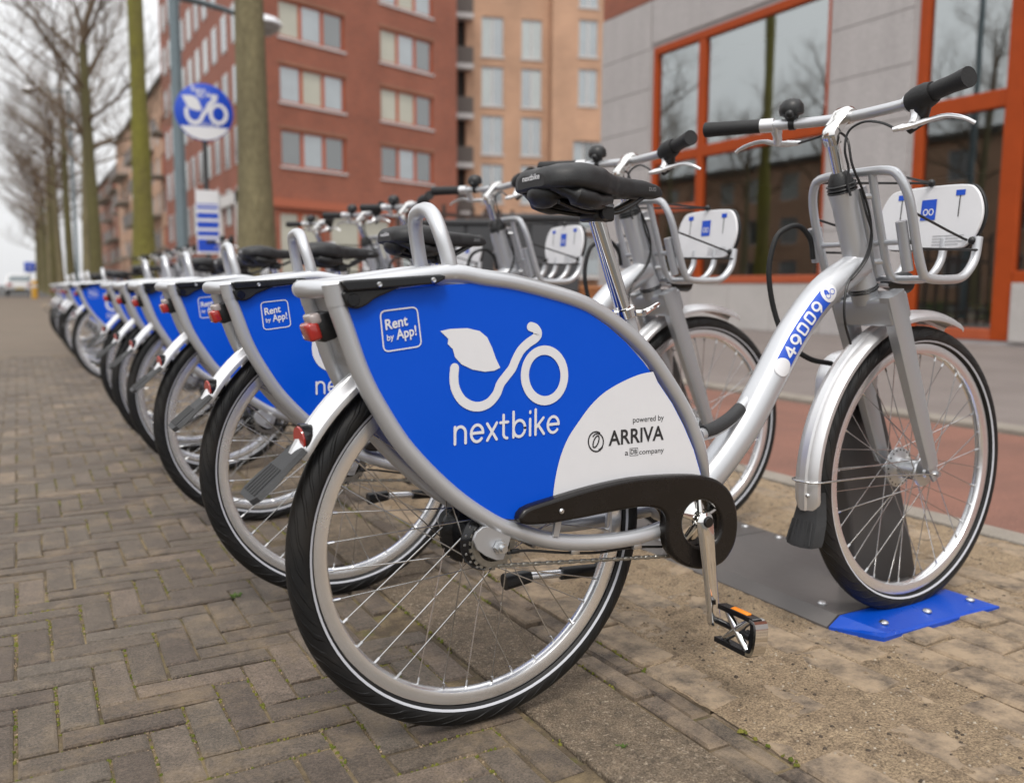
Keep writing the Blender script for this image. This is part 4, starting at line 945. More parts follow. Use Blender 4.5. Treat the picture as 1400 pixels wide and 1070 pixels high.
so_ = sheet('sand_cover', .392, 1.925, -1.6, 5.0, 0, sandm, 210, 900, sand_f)
tag(so_, 'loose sand spread over the worn bricks around the bicycle dock', 'sand', kind='stuff')
struct(sheet('sand_verge', .392, 1.925, 5.0, 12, .001, sandm))
def sand_pos(): x, y = random.uniform(.42, 1.9), random.uniform(-1.2, 3); return x, y, sand_f(x, y)
scatter('sand_pebbles', 5200, sand_pos, (.0008, .0040), pebm, 'small pale pebbles scattered on the sand by the dock', 'pebbles', .6)
scatter('dirt_crumbs', 2600, sand_pos, (.0010, .0060), dirtm, 'dark crumbs of soil scattered on the sand by the dock', 'soil', .5)
def edge_pos():
    while True:
        x = random.choice((.090, .29, .39))+random.gauss(0, .004); y = random.uniform(-.9, 3)
        if noise.noise((x*3, y*4, 2)) > .0: return x, y, -.003
scatter('edge_moss', 700, edge_pos, (.0015, .0055), mossm, 'green moss along the concrete strip and edging bricks', 'moss', .6)
def sprig(px, py, n, s, lab):
    p = G(px, py); t = empty('weed_sprig', (p.x, p.y, -.003)); q = MB()
    for k in range(n):
        az_ = random.random()*6.283; el = random.uniform(.15, 1.1); dv = Vector((math.cos(az_)*math.cos(el), math.sin(az_)*math.cos(el), math.sin(el))); sv = Vector((-math.sin(az_), math.cos(az_), 0)); L_ = s*random.uniform(.5, 1); o_ = Vector((random.gauss(0, s*.25), random.gauss(0, s*.25), .001))
        q.add([o_, o_+dv*L_*.5+sv*L_*.22, o_+dv*L_+Vector((0, 0, -L_*.15)), o_+dv*L_*.5-sv*L_*.22], [[0, 1, 2, 3]])
    q.build('leaves', grassm, t, False); q = MB(); tube(q, [(0, 0, -.004), (0, 0, s*.4)], [.0012, .0006], 5); q.build('stem', grassm, t); tag(t, lab, 'weed')
sprig(322, 816, 26, .022, 'bright green weed sprig between the pavers beside the rear wheels')
sprig(852, 1020, 16, .013, 'tiny green weed sprig in the joint of the dark edging bricks')
# ---- kerbs, cycle path, pavement
kb = struct(sheet('path_edging', 1.93, 2.05, -4, 60, -.02, jointm))
y = -3.0
while y < 14:
    mb = MB(); bevel_box(mb, (1.99, y+.5, -.025), (.110, .992, .06), .006, kerbm); mb.build('kerb_stone', kerbm, kb, False); y += 1.0
mb = MB(); box(mb, 1.935, 2.045, 14, 60, -.03, .004); mb.build('kerb_field', kerbm, kb)['kind'] = 'stuff'
struct(sheet('cycle_path', 2.05, 3.92, -6, 80, -.004, redm))
kb2 = struct(sheet('pavement_kerb', 3.92, 4.12, -6, 80, -.03, jointm))
y = -4.0
while y < 16:
    mb = MB(); bevel_box(mb, (4.02, y+.5, -.005), (.18, .992, .06), .01, kerbm); mb.build('kerb_stone', kerbm, kb2, False); y += 1.0
mb = MB(); box(mb, 3.935, 4.105, 16, 80, -.03, .024); mb.build('kerb_field', kerbm, kb2)['kind'] = 'stuff'
struct(sheet('pavement', 4.12, 11.6, -12, 60, -.0005, greym))
struct(sheet('plaza', 11.6, 90, 16.2, 60, -.004, greym))
struct(sheet('tree_strip', 1.2, 1.93, 12, 62, .002, blend_mat('soil', (.10, .075, .045), (.07, .085, .03), 2, .4, .6, .95, .5, 40)))

# ------------------------------------------------------------------ bicycle dock
DOCKY = [0.0, .75, 1.545, 2.40, 2.92, 3.70]
def make_dock(y0, y1, ypost, label):
    t = empty('dock_station', (1.1, (y0+y1)/2, 0)); inv = Vector((-1.1, -(y0+y1)/2, 0))
    mb = MB(); V = []
    for y in (y0+.002, y1-.002):
        for x, z in ((.885, -.01), (.885, .004), (.918, .026), (1.295, .026), (1.33, .004), (1.33, -.01)): V.append(Vector((x, y, z))+inv)
    mb.add(V, [[k, (k+1) % 6, 6+(k+1) % 6, 6+k] for k in range(6)]+[[5, 4, 3, 2, 1, 0], [6, 7, 8, 9, 10, 11]]); mb.build('base_plate', plated, t, False)
    for x in (.945, 1.27):
        for y in (y0+.07, y1-.07):
            q = MB(); lathe(q, [(.011, 0), (.011, .003), (.008, .006), (0, .007)], Vector((x, y, .025))+inv, 'Z', 14); q.build('bolt', zinc, t)
    # slanted locking post
    q = MB(); yp = ypost; pts = [(1.095, .02), (1.33, .02), (1.30, .12), (1.235, .30), (1.165, .47), (1.13, .545), (1.07, .585), (1.01, .575), (.985, .53), (.985, .47), (1.01, .38), (1.06, .24)]
    plate2d(q, [sp2(pts[2:], 3)+[(1.095, .02), (1.33, .02)]], .05, .008, postm, lambda x, y, h: Vector((x, yp-h, y))+inv)
    po = q.build('locking_post', postm, t)
    q = MB(); tube(q, smooth_path([Vector((.985, yp, .50))+inv, Vector((.990, yp, .56))+inv, Vector((1.02, yp, .597))+inv, Vector((1.075, yp, .605))+inv, Vector((1.13, yp, .57))+inv], 4), .028, sq=[(x*.95, y*.35) for x, y in sq_prof(.4)], up=(0, 1, 0)); q.build('post_cap', fender, po)
    q = MB(); tube(q, [Vector((1.08, yp-.03, .50))+inv, Vector((1.08, yp-.014, .50))+inv], .026, 18); q.build('lock_socket', gloss_black, po)
    tag(t, label, 'bike dock', 'dock stations in a row'); return t
ends = [.004, .60, 1.36, 2.15, 2.76, 3.38, 4.20, 4.97, 5.74, 6.51, 7.28, 8.05, 8.82]
ORD = ['first', 'second', 'third', 'fourth', 'fifth', 'sixth', 'seventh', 'eighth', 'ninth', 'tenth', 'eleventh', 'twelfth', 'thirteenth']
pys = [y+.13 for y in DOCKY]+[(a+b)/2+.13 for a, b in zip(ends[6:], ends[7:])]
for i in range(len(ends)-1):
    lab = 'dark grey dock plate and slanted locking post beside the blue end ramp' if i == 0 else 'dark grey dock plate with locking post, %s from the blue end ramp' % ORD[i]
    make_dock(ends[i], ends[i+1], pys[i], lab)
t = empty('dock_end_ramp', (1.1, -.05, 0)); inv = Vector((-1.1, .05, 0))
mb = MB(); V = [Vector(v)+inv for v in [(.885, .0, .006), (.920, .0, .027), (1.293, .0, .027), (1.345, .0, .008), (.942, -.102, .006), (.962, -.094, .010), (1.318, -.094, .010), (1.352, -.104, .006), (.885, 0, -.01), (1.345, 0, -.01), (.942, -.102, -.01), (1.352, -.104, -.01)]]
mb.add(V, [[0, 1, 5, 4], [1, 2, 6, 5], [2, 3, 7, 6], [4, 5, 6, 7], [0, 4, 10, 8], [4, 7, 11, 10], [7, 3, 9, 11], [0, 8, 9, 3, 2, 1], [8, 10, 11, 9]])
mb.build('ramp_plate', platebl, t, False)
for x, y, z in ((.99, -.062, .0165), (1.14, -.062, .0165), (1.30, -.062, .0165)):
    q = MB(); lathe(q, [(.0105, 0), (.0105, .003), (.0075, .006), (0, .007)], Vector((x, y, z))+inv, 'Z', 14); q.build('bolt', zinc, t)
tag(t, 'bright blue sloping metal ramp closing the end of the dock', 'ramp')

# ------------------------------------------------------------------ bicycles in the row
main_bike = make_bike(True, '49009', 2.3)
tag(main_bike, 'silver rental bicycle numbered 49009 standing on the blue dock ramp', 'bicycle', 'rental bicycles parked in the dock row')
proto = make_bike(False, '', 2.3)
ROWB = [(.75, 0, .0), (1.545, .0, .3), (2.40, .01, -.3), (2.93, .0, .4), (3.70, .01, .0), (6.24, .0, -1.0), (7.94, .0, -.5), (8.6, .0, .5), (9.45, .02, -.6), (10.4, .0, .6), (11.6, .0, 0.)]
for i, (y, dx, a) in enumerate(ROWB):
    o = proto if i == 0 else copy_tree(proto)
    o.location = (dx, y, 0); o.rotation_euler[2] = R_(a)
    if i == 0: sd0 = [0, -.01, .012, -.02, .0, .01, -.015, .0, .02, -.01, 0]
    for ch in o.children:
        if ch.name.split('.')[0] in ('saddle', 'seat_post'):
            hgt = (-.062+sd0[i]) if i == 0 else (sd0[i]-sd0[0])
            ax_ = Vector((-.064, 0, .17)).normalized()
            ch.location = Vector(ch.location)+ax_*hgt
    tag(o, 'silver rental bicycle with blue panel, %s in the row counted from the blue dock ramp' % ORD[i+1], 'bicycle', 'rental bicycles parked in the dock row')
# ------------------------------------------------------------------ buildings
def brick_wall_mat(name, c1, c2, mortar, scale=1.0):
    m = bpy.data.materials.new(name); m.use_nodes = True; n = m.node_tree.nodes; L = m.node_tree.links; p = n['Principled BSDF']; p.inputs['Roughness'].default_value = .9
    tc = n.new('ShaderNodeTexCoord'); sp = n.new('ShaderNodeSeparateXYZ'); L.new(tc.outputs['Object'], sp.inputs[0])
    ad = n.new('ShaderNodeMath'); L.new(sp.outputs[0], ad.inputs[0]); L.new(sp.outputs[1], ad.inputs[1])
    cb = n.new('ShaderNodeCombineXYZ'); L.new(ad.outputs[0], cb.inputs[0]); L.new(sp.outputs[2], cb.inputs[1])
    bt = n.new('ShaderNodeTexBrick'); bt.inputs['Scale'].default_value = scale; bt.inputs['Brick Width'].default_value = .22; bt.inputs['Row Height'].default_value = .066; bt.inputs['Mortar Size'].default_value = .006
    bt.inputs['Color1'].default_value = (*c1, 1); bt.inputs['Color2'].default_value = (*c2, 1); bt.inputs['Mortar'].default_value = (*mortar, 1); L.new(cb.outputs[0], bt.inputs['Vector'])
    nz = n.new('ShaderNodeTexNoise'); nz.inputs['Scale'].default_value = .5; nz.inputs['Detail'].default_value = 8; L.new(tc.outputs['Object'], nz.inputs['Vector'])
    mr = n.new('ShaderNodeMapRange'); mr.inputs[1].default_value = .3; mr.inputs[2].default_value = .7; mr.inputs[3].default_value = .85; mr.inputs[4].default_value = 1.12; L.new(nz.outputs['Fac'], mr.inputs[0])
    mx = n.new('ShaderNodeMixRGB'); mx.blend_type = 'MULTIPLY'; mx.inputs[0].default_value = 1; L.new(bt.outputs['Color'], mx.inputs[1]); L.new(mr.outputs[0], mx.inputs[2]); L.new(mx.outputs[0], p.inputs['Base Color'])
    return m
redb = brick_wall_mat('red_brick', (.29, .090, .052), (.22, .072, .045), (.235, .12, .085))
tanb = brick_wall_mat('tan_brick', (.49, .29, .185), (.43, .25, .165), (.43, .30, .21))
brnb = brick_wall_mat('brown_brick', (.29, .125, .075), (.235, .10, .062), (.25, .15, .10))
stonem = blend_mat('grey_stone_cladding', (.425, .40, .395), (.375, .352, .348), 2.5, .35, .65, .7, 0, 60, stretch=.2)
plinthm = blend_mat('plinth_stone', (.47, .445, .43), (.41, .39, .375), 1.2, .35, .65, .75, .15, 60)
orangef = mat('orange_frame', (.33, .052, .008), .55, 0, .12, 3, rvar=.08, spec=.2)
orangef2 = mat('dull_orange_frame', (.38, .085, .035), .55, 0, .1, 3, spec=.25)
greyf = mat('pale_frame', (.50, .48, .47), .5, 0, .08, 3)
roofm = mat('roof_dark', (.07, .065, .06), .8, 0, .2, 2)
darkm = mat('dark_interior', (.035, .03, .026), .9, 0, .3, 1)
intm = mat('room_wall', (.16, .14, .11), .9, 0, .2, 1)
def glass_mat(name, tint, refl, base_rough=.02, mixc=.5):
    """pane: coated glass, part mirror (Fresnel), part see-through"""
    m = bpy.data.materials.new(name); m.use_nodes = True; n = m.node_tree.nodes; L = m.node_tree.links; n.remove(n['Principled BSDF'])
    gl = n.new('ShaderNodeBsdfGlossy'); gl.inputs['Roughness'].default_value = base_rough; gl.inputs['Color'].default_value = (.92, .97, .97, 1)
    tr = n.new('ShaderNodeBsdfTransparent'); tr.inputs['Color'].default_value = (*tint, 1)
    lw = n.new('ShaderNodeFresnel'); lw.inputs['IOR'].default_value = refl
    tc = n.new('ShaderNodeTexCoord'); nz = n.new('ShaderNodeTexNoise'); nz.inputs['Scale'].default_value = .7; L.new(tc.outputs['Object'], nz.inputs['Vector'])
    bp = n.new('ShaderNodeBump'); bp.inputs['Strength'].default_value = .04; bp.inputs['Distance'].default_value = .05; L.new(nz.outputs['Fac'], bp.inputs['Height']); L.new(bp.outputs[0], gl.inputs['Normal'])
    mx = n.new('ShaderNodeMixShader'); L.new(lw.outputs[0], mx.inputs[0]); L.new(tr.outputs[0], mx.inputs[1]); L.new(gl.outputs[0], mx.inputs[2]); L.new(mx.outputs[0], n['Material Output'].inputs[0])
    return m
shopg = glass_mat('shop_glass', (.62, .72, .70), 5.0)
shopg2 = glass_mat('shop_glass_low', (.70, .74, .70), 3.1)
farg = [mat('far_glass_a', (.20, .235, .25), .10, 0, .2, .6, spec=1, ior=2.0), mat('far_glass_b', (.33, .37, .36), .15, 0, .15, .6, spec=1, ior=1.8), mat('far_glass_c', (.05, .06, .06), .06, 0, .3, .8, spec=1, ior=1.9), mat('curtain_glass', (.42, .41, .34), .3, 0, .1, .8)]

def wall_open(mb, x0, x1, z0, z1, holes, th, m):
    """wall in the local x-z plane, outer face at y=0 facing -y, with rectangular openings and their reveals"""
    xs = sorted({x0, x1, *[v for h in holes for v in h[:2] if x0 < v < x1]}); zs = sorted({z0, z1, *[v for h in holes for v in h[2:] if z0 < v < z1]})
    for i in range(len(xs)-1):
        for j in range(len(zs)-1):
            cx, cz = (xs[i]+xs[i+1])/2, (zs[j]+zs[j+1])/2
            if any(h[0] < cx < h[1] and h[2] < cz < h[3] for h in holes): continue
            mb.add([(xs[i], 0, zs[j]), (xs[i+1], 0, zs[j]), (xs[i+1], 0, zs[j+1]), (xs[i], 0, zs[j+1])], [[0, 1, 2, 3]], m)
    for a, b, c, d in holes:
        mb.add([(a, 0, c), (b, 0, c), (b, 0, d), (a, 0, d), (a, th, c), (b, th, c), (b, th, d), (a, th, d)], [[0, 4, 5, 1], [1, 5, 6, 2], [2, 6, 7, 3], [3, 7, 4, 0]], m)
def window(root, a, b, c, d, n, fm, gm, yin=.12, fw=.07, sill=None, bars=0):
    mb = MB()
    box(mb, a, a+fw, yin-.04, yin+.06, c, d); box(mb, b-fw, b, yin-.04, yin+.06, c, d); box(mb, a+fw, b-fw, yin-.04, yin+.06, c, c+fw); box(mb, a+fw, b-fw, yin-.04, yin+.06, d-fw, d)
    st = (b-a)/n
    for k in range(1, n): box(mb, a+st*k-fw*.9, a+st*k+fw*.9, yin-.035, yin+.055, c+fw, d-fw)
    wo = mb.build('window', fm, root, False)
    for k in range(n):
        q = MB(); x0 = a+st*k+(fw if k == 0 else fw*.9); x1 = a+st*(k+1)-(fw if k == n-1 else fw*.9)
        q.add([(x0, yin, c+fw), (x1, yin, c+fw), (x1, yin, d-fw), (x0, yin, d-fw)], [[0, 1, 2, 3]]); q.build('pane', random.choice(gm) if isinstance(gm, list) else gm, wo, False)
    if sill:
        q = MB(); box(q, a-.08, b+.08, -.06, yin, c-.10, c-.004); q.build('sill', sill, wo, False)
    return wo
def shell(root, pts, z0, z1, m, name='wall', skip=()):
    """plain side walls on the footprint pts (local), roof cap"""
    mb = MB(); N = len(pts)
    for i in range(N):
        if i in skip: continue
        a, b = pts[i], pts[(i+1) % N]; mb.add([(a[0], a[1], z0), (b[0], b[1], z0), (b[0], b[1], z1), (a[0], a[1], z1)], [[0, 1, 2, 3]])
    return mb.build(name, m, root, False)
def cap(root, pts, z, m, h=.35, over=.1):
    mb = MB(); N = len(pts); mb.add([(p[0], p[1], z) for p in pts]+[(p[0], p[1], z+h) for p in pts], [list(range(N))[::-1], [N+k for k in range(N)]]+[[k, (k+1) % N, N+(k+1) % N, N+k] for k in range(N)]); return mb.build('roof', m, root, False)
def yawdir(deg): return Vector((math.sin(R_(deg)), math.cos(R_(deg)), 0))

# ---- shop (facade along the street at x = 11.2, local x runs towards -y world)
SX = 11.2
shop = empty('shop_building', (SX, 15.9, 0), -math.pi/2)
# local x = 15.9 - Yworld
def LX(Y): return 15.9-Y
doors = []
openings = [(LX(14.02), LX(9.36), .90, 5.72), (LX(7.68), LX(3.2), .06, 5.72)]
mb = MB(); wall_open(mb, 0, 34, 0, 6.7, openings, .30, stonem); mb.build('wall', stonem, shop, False)
mb = MB(); wall_open(mb, 0, 34, 6.72, 10.0, [], .3, redb); mb.add([(0, 0, 0), (0, 14, 0), (0, 14, 6.7), (0, 0, 6.7)], [[3, 2, 1, 0]], stonem); mb.add([(0, 0, 6.72), (0, 14, 6.72), (0, 14, 10), (0, 0, 10)], [[3, 2, 1, 0]], redb); mb.build('upper_wall', redb, shop, False)
cap(shop, [(-.1, -.1), (34, -.1), (34, 14), (-.1, 14)], 10, roofm)
# cladding slabs with recessed joints on the piers
def slabs(x0, x1, zs, m):
    for a, b in zip(zs, zs[1:]):
        q = MB(); bevel_box(q, ((x0+x1)/2, -.018, (a+b)/2), (x1-x0-.012, .036, b-a-.012), .004, m); q.build('cladding_slab', m, shop, False)
ZS = [.0, .92, 1.72, 2.52, 3.32, 4.12, 4.92, 5.72, 6.68]
slabs(LX(9.30), LX(7.76), ZS, stonem)
slabs(0.01, LX(14.10), ZS, stonem)
xx = LX(14.06)
while xx < LX(9.4): slabs(xx, min(xx+1.55, LX(9.32)), [5.80, 6.68], stonem); xx += 1.55
xx = LX(12.62)
while xx < LX(9.5): slabs(xx, min(xx+1.09, LX(9.32)), [.0, .86], plinthm); xx += 1.09
slabs(LX(3.1), LX(1.3), ZS, stonem)
def frame_bar(x0, x1, z0, z1, y0=-.02, y1=.10, m=None, root=shop, nm='frame_bar'):
    q = MB(); bevel_box(q, ((x0+x1)/2, (y0+y1)/2, (z0+z1)/2), (x1-x0, y1-y0, z1-z0), .012, m or orangef, None, 1); return q.build(nm, m or orangef, root, False)
def pane(x0, x1, z0, z1, m, y=.05):
    q = MB(); q.add([(x0, y, z0), (x1, y, z0), (x1, y, z1), (x0, y, z1)], [[0, 1, 2, 3]]); q.build('pane', m, shop, False)
a, b = LX(14.02), LX(9.36); mv = LX(12.50); f = .14
frame_bar(a, a+f, .9, 5.72); frame_bar(a+f, b, 5.56, 5.72, -.02, .12); frame_bar(mv-.10, mv+.10, .9, 5.56); frame_bar(b-.06, b, .9, 5.56, -.01, .10)
frame_bar(a+f, mv-.1, 3.32, 3.52); frame_bar(mv+.1, b-.06, 3.32, 3.54, -.03, .12); frame_bar(mv+.1, b-.06, .86, 1.00, -.05, .12, orangef2)
frame_bar(a+f, mv-.10, 2.32, 2.46, -.02, .1, orangef2); frame_bar(a+f, mv-.1, .90, .98)
for x0, x1 in ((a+f, mv-.1), (mv+.1, b-.06)): pane(x0, x1, 3.53, 5.57, shopg)
pane(mv+.1, b-.06, 1.0, 3.33, shopg2); pane(a+f, mv-.1, 2.45, 3.33, shopg2); pane(a+f, mv-.1, .97, 2.33, shopg2)
# pale framed door leaf in the left bay
dm = (a+f+mv-.1)/2
for x0, x1 in ((a+f, a+f+.12), (dm-.08, dm+.08), (mv-.22, mv-.1)): frame_bar(x0, x1, .98, 2.32, .055, .12, greyf)
a, b = LX(7.68), LX(3.2); m2 = LX(6.14)
frame_bar(a, a+.16, .06, 5.72); frame_bar(m2-.14, m2+.14, .06, 5.72); frame_bar(a+.16, b, 5.56, 5.72); frame_bar(a+.16, m2-.14, 3.24, 3.48, -.03, .12); frame_bar(m2+.14, b, 3.24, 3.48, -.03, .12)
frame_bar(a+.16, m2-.14, .06, .22, -.02, .12, orangef2); frame_bar(m2+.14, b, .86, 1.02, -.03, .12)
pane(a+.15, m2-.13, 3.47, 5.57, shopg); pane(m2+.13, b, 3.47, 5.57, shopg); pane(a+.15, m2-.13, .21, 3.25, shopg2); pane(m2+.13, b, 1.01, 3.25, shopg2)
q = MB(); bevel_box(q, ((m2+.14+b)/2, -.01, .46), (b-m2-.16, .09, .80), .006, plinthm); q.build('cladding_slab', plinthm, shop, False)
# interior: floor, ceiling, back wall, partition between floors and a few furnishings
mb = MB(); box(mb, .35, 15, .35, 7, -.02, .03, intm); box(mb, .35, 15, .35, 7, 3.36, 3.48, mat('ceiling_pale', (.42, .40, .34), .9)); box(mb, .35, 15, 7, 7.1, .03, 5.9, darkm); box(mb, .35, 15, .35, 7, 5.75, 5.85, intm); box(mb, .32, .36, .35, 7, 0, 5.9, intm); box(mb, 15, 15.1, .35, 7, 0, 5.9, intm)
box(mb, .36, 15, 1.6, 1.64, 3.5, 5.75, mat('pane_backing', (.55, .62, .60), .8)); mb.build('interior', intm, shop, False)  # pale teal sheet added behind the upper panes to brighten their look
tag(shop, 'grey stone shop with orange window frames and big reflecting panes', 'building')
def stool(x, y, col_, lab):
    t = empty('shop_chair', (x, y, .03)); mm = mat('seat_'+lab.split()[0], col_, .6, 0, .1, 4)
    q = MB(); bevel_box(q, (0, 0, .46), (.44, .44, .07), .02, mm); q.build('seat', mm, t); q = MB(); bevel_box(q, (.20, 0, .72), (.05, .42, .46), .02, mm); q.build('backrest', mm, t)
    for sx in (-1, 1):
        for sy in (-1, 1): q = MB(); tube(q, [(sx*.19, sy*.19, .43), (sx*.21, sy*.21, 0)], .016, 8); q.build('leg', black, t)
    tag(t, lab, 'chair')
stool(12.4, 7.05, (.45, .33, .02), 'yellow chair standing behind the orange framed shop door'); stool(12.9, 7.5, (.05, .07, .12), 'navy chair standing behind the orange framed shop door')
# ---- red brick apartment block
RA = BD(391, 391, 43.26); RA.z = 0; D70 = yawdir(70)
rb = empty('apartment_block', (RA-D70*1.3)); rb.rotation_euler[2] = math.atan2(D70.y, D70.x)
def u_at(px, O, D):
    r_ = ray(px, 391); det = D.x*(-r_.y)+D.y*r_.x; ex, ey = CAM.x-O.x, CAM.y-O.y
    return (ex*(-r_.y)+ey*r_.x)/det
RO = RA-D70*1.3
HR = 24; wins = []; c1a, c1b, c2a, c2b = [u_at(v, RO, D70) for v in (389, 476, 523.5, 593)]
for base in (c1a, c2a):
    for k in range(6):
        zt = 14.35+3.0*(k-2.0); zt = 8.25+3.0*k
        wins.append((base, c1b if base == c1a else c2b, zt-1.75, zt))
W_L = u_at(625, RO, D70)
shopw = [(1.0, 3.6, .4, 4.4), (4.0, 8.2, .4, 4.4), (8.8, W_L-.6, .4, 4.4)]
mb = MB(); wall_open(mb, 0, W_L, 0, HR, wins+shopw, .22, redb); mb.build('wall', redb, rb, False)
for wv in wins: window(rb, *wv, 3, orangef2, farg[:1]*2+farg[3:]+farg[2:3]*2, .14, .10, greyf)
for wv in shopw: window(rb, *wv, 2, orangef2, [farg[1], farg[3]], .14, .14)
q = MB(); box(q, -.05, W_L+.05, -.12, .0, 4.55, 4.95); q.build('string_course', mat('string_course', (.36, .10, .05), .7), rb, False)
for wv in wins:
    q = MB(); box(q, wv[0]-.1, wv[1]+.1, -.03, .0, wv[3]+.004, wv[3]+.16); q.build('lintel', brnb, rb, False)
# street side of the same block: runs along the street, seen very flat
cc_, ss_ = math.cos(-rb.rotation_euler[2]), math.sin(-rb.rotation_euler[2])
def to_local(vx, vy): return (cc_*vx-ss_*vy, ss_*vx+cc_*vy)
sl = to_local(0, 30)
shell(rb, [(0, 0), (W_L, 0), (W_L, 14), sl], 0, HR, redb, 'side_wall', skip=(0,))
cap(rb, [(-.1, -.1), (W_L+.1, -.1), (W_L+.1, 14), (sl[0]-.1, sl[1])], HR, roofm)
ux = Vector((sl[0], sl[1], 0)).normalized(); un = Vector((ux.y, -ux.x, 0)); un = un if un.x < 0 else -un
for k in range(11):
    for j in range(7):
        p0 = ux*(1.2+2.6*k); z0 = 1.0+3.0*j+(0 if j else -.6)
        q = MB(); hw = .75; V = []
        for (s_, zz) in ((0, z0), (1.3, z0), (1.3, z0+1.9), (0, z0+1.9)): V.append(p0+ux*s_+un*.03+Vector((0, 0, zz)))
        V += [v-un*.15 for v in V]
        q.add(V, [[0, 1, 2, 3], [0, 4, 5, 1], [1, 5, 6, 2], [2, 6, 7, 3], [3, 7, 4, 0]]); wo = q.build('window', greyf, rb, False)
        q = MB(); q.add([p0+ux*s_+un*.045+Vector((0, 0, zz)) for (s_, zz) in ((.1, z0+.1), (1.2, z0+.1), (1.2, z0+1.8), (.1, z0+1.8))], [[0, 1, 2, 3]]); q.build('pane', random.choice(farg[:3]), wo, False)
# white portal on the street side
q = MB()
for s0, s1, z0, z1 in ((4.0, 4.6, 0, 5.6), (8.6, 9.2, 0, 5.6), (4.0, 9.2, 5.0, 5.6)):
    V = [ux*s_+un*d_+Vector((0, 0, z_)) for d_ in (.02, .22) for s_ in (s0, s1) for z_ in (z0, z1)]
    q.add(V, [[0, 1, 3, 2], [4, 6, 7, 5], [0, 4, 5, 1], [2, 3, 7, 6], [1, 5, 7, 3], [0, 2, 6, 4]])
q.build('portal', mat('portal_white', (.62, .61, .60), .7), rb, False)
tag(rb, 'tall red brick apartment block with rows of triple windows', 'building')
# ---- tan brick block
TA = BD(637, 391, 57.0); TA.z = 0; D2 = yawdir(106)
tb = empty('apartment_block', TA); tb.rotation_euler[2] = math.atan2(D2.y, D2.x)
tw = []
for k in range(6):
    z0 = 3.2+3.0*k
    for p0_, p1_ in ((658, 687), (711, 738)): tw.append((u_at(p0_, TA, D2), u_at(p1_, TA, D2), z0-.05, z0+2.35))
mb = MB(); wall_open(mb, 0, 5.6, 0, 20, [t for t in tw if t[3] < 19.5], .2, tanb); mb.build('wall', tanb, tb, False)
for t_ in tw:
    if t_[3] < 19.5: window(tb, *t_, 2, greyf, [farg[0], farg[0], farg[1]], .12, .06, greyf)
shell(tb, [(0, 0), (5.6, 0), (5.6, 12), (-1.5, 12)], 0, 20, tanb, 'side_wall', skip=(0,)); cap(tb, [(-.1, -.1), (5.7, -.1), (5.7, 12), (-.1, 12)], 20, roofm)
tag(tb, 'tan brick block with two columns of tall windows', 'building')
# projecting bay with balconies to its right
T2 = BD(752, 391, 57.4); T2.z = 0
t2 = empty('apartment_block', T2); t2.rotation_euler[2] = math.atan2(D2.y, D2.x)
bw = [(u_at(787, T2, D2), u_at(812, T2, D2), 3.3+3*k, 5.55+3*k) for k in range(3, 6)]; lo = [(1.45, 3.6, 1.5+3*k, 4.1+3*k) for k in range(0, 3)]
mb = MB(); wall_open(mb, 0, 5.5, 0, 23, bw+lo, .3, tanb); mb.build('wall', tanb, t2, False)
for t_ in bw: window(t2, *t_, 2, greyf, [farg[0]], .12, .06, greyf)
for t_ in bw[:-1]: q = MB(); box(q, t_[0], t_[1], .02, .06, t_[3]+.05, t_[3]+.7); q.build('red_panel', orangef2, t2, False)
for t_ in lo:
    window(t2, t_[0], t_[1], t_[2], t_[3], 3, greyf, [farg[2], farg[0]], .26, .06)
    q = MB(); box(q, t_[0]-.2, t_[1]+.2, -1.0, .0, t_[2]-.16, t_[2]); q.build('balcony_slab', greyf, t2, False)
    q = MB(); box(q, t_[0]-.15, t_[1]+.15, -.97, -.94, t_[2]+.1, t_[2]+1.05); q.build('balcony_glass', farg[0], t2, False)
shell(t2, [(0, 0), (5.5, 0), (5.5, 12), (0, 12)], 0, 23, tanb, 'side_wall', skip=(0,)); cap(t2, [(-.1, -.1), (5.6, -.1), (5.6, 12), (-.1, 12)], 23, roofm)
tag(t2, 'tan brick bay with glass balconies next to the grey shop corner', 'building')
# dark recessed stair gap between red and tan blocks
gp = BD(622, 391, 56.5); gp.z = 0; gb = empty('stair_tower', gp); gb.rotation_euler[2] = math.atan2(D2.y, D2.x)
mb = MB(); box(mb, 0, 1.2, .6, 6, 0, 21); mb.build('wall', darkm, gb, False)
for k in range(7): q = MB(); box(q, .0, 1.15, -.3, .6, 2.2+3*k, 2.5+3*k); q.build('landing', greyf, gb, False); q = MB(); box(q, .0, 1.15, -.28, -.25, 2.5+3*k, 3.5+3*k); q.build('railing', mat('railing_dark', (.10, .08, .07), .6), gb, False)
tag(gb, 'narrow dark open stair tower between the brick blocks', 'stair tower')
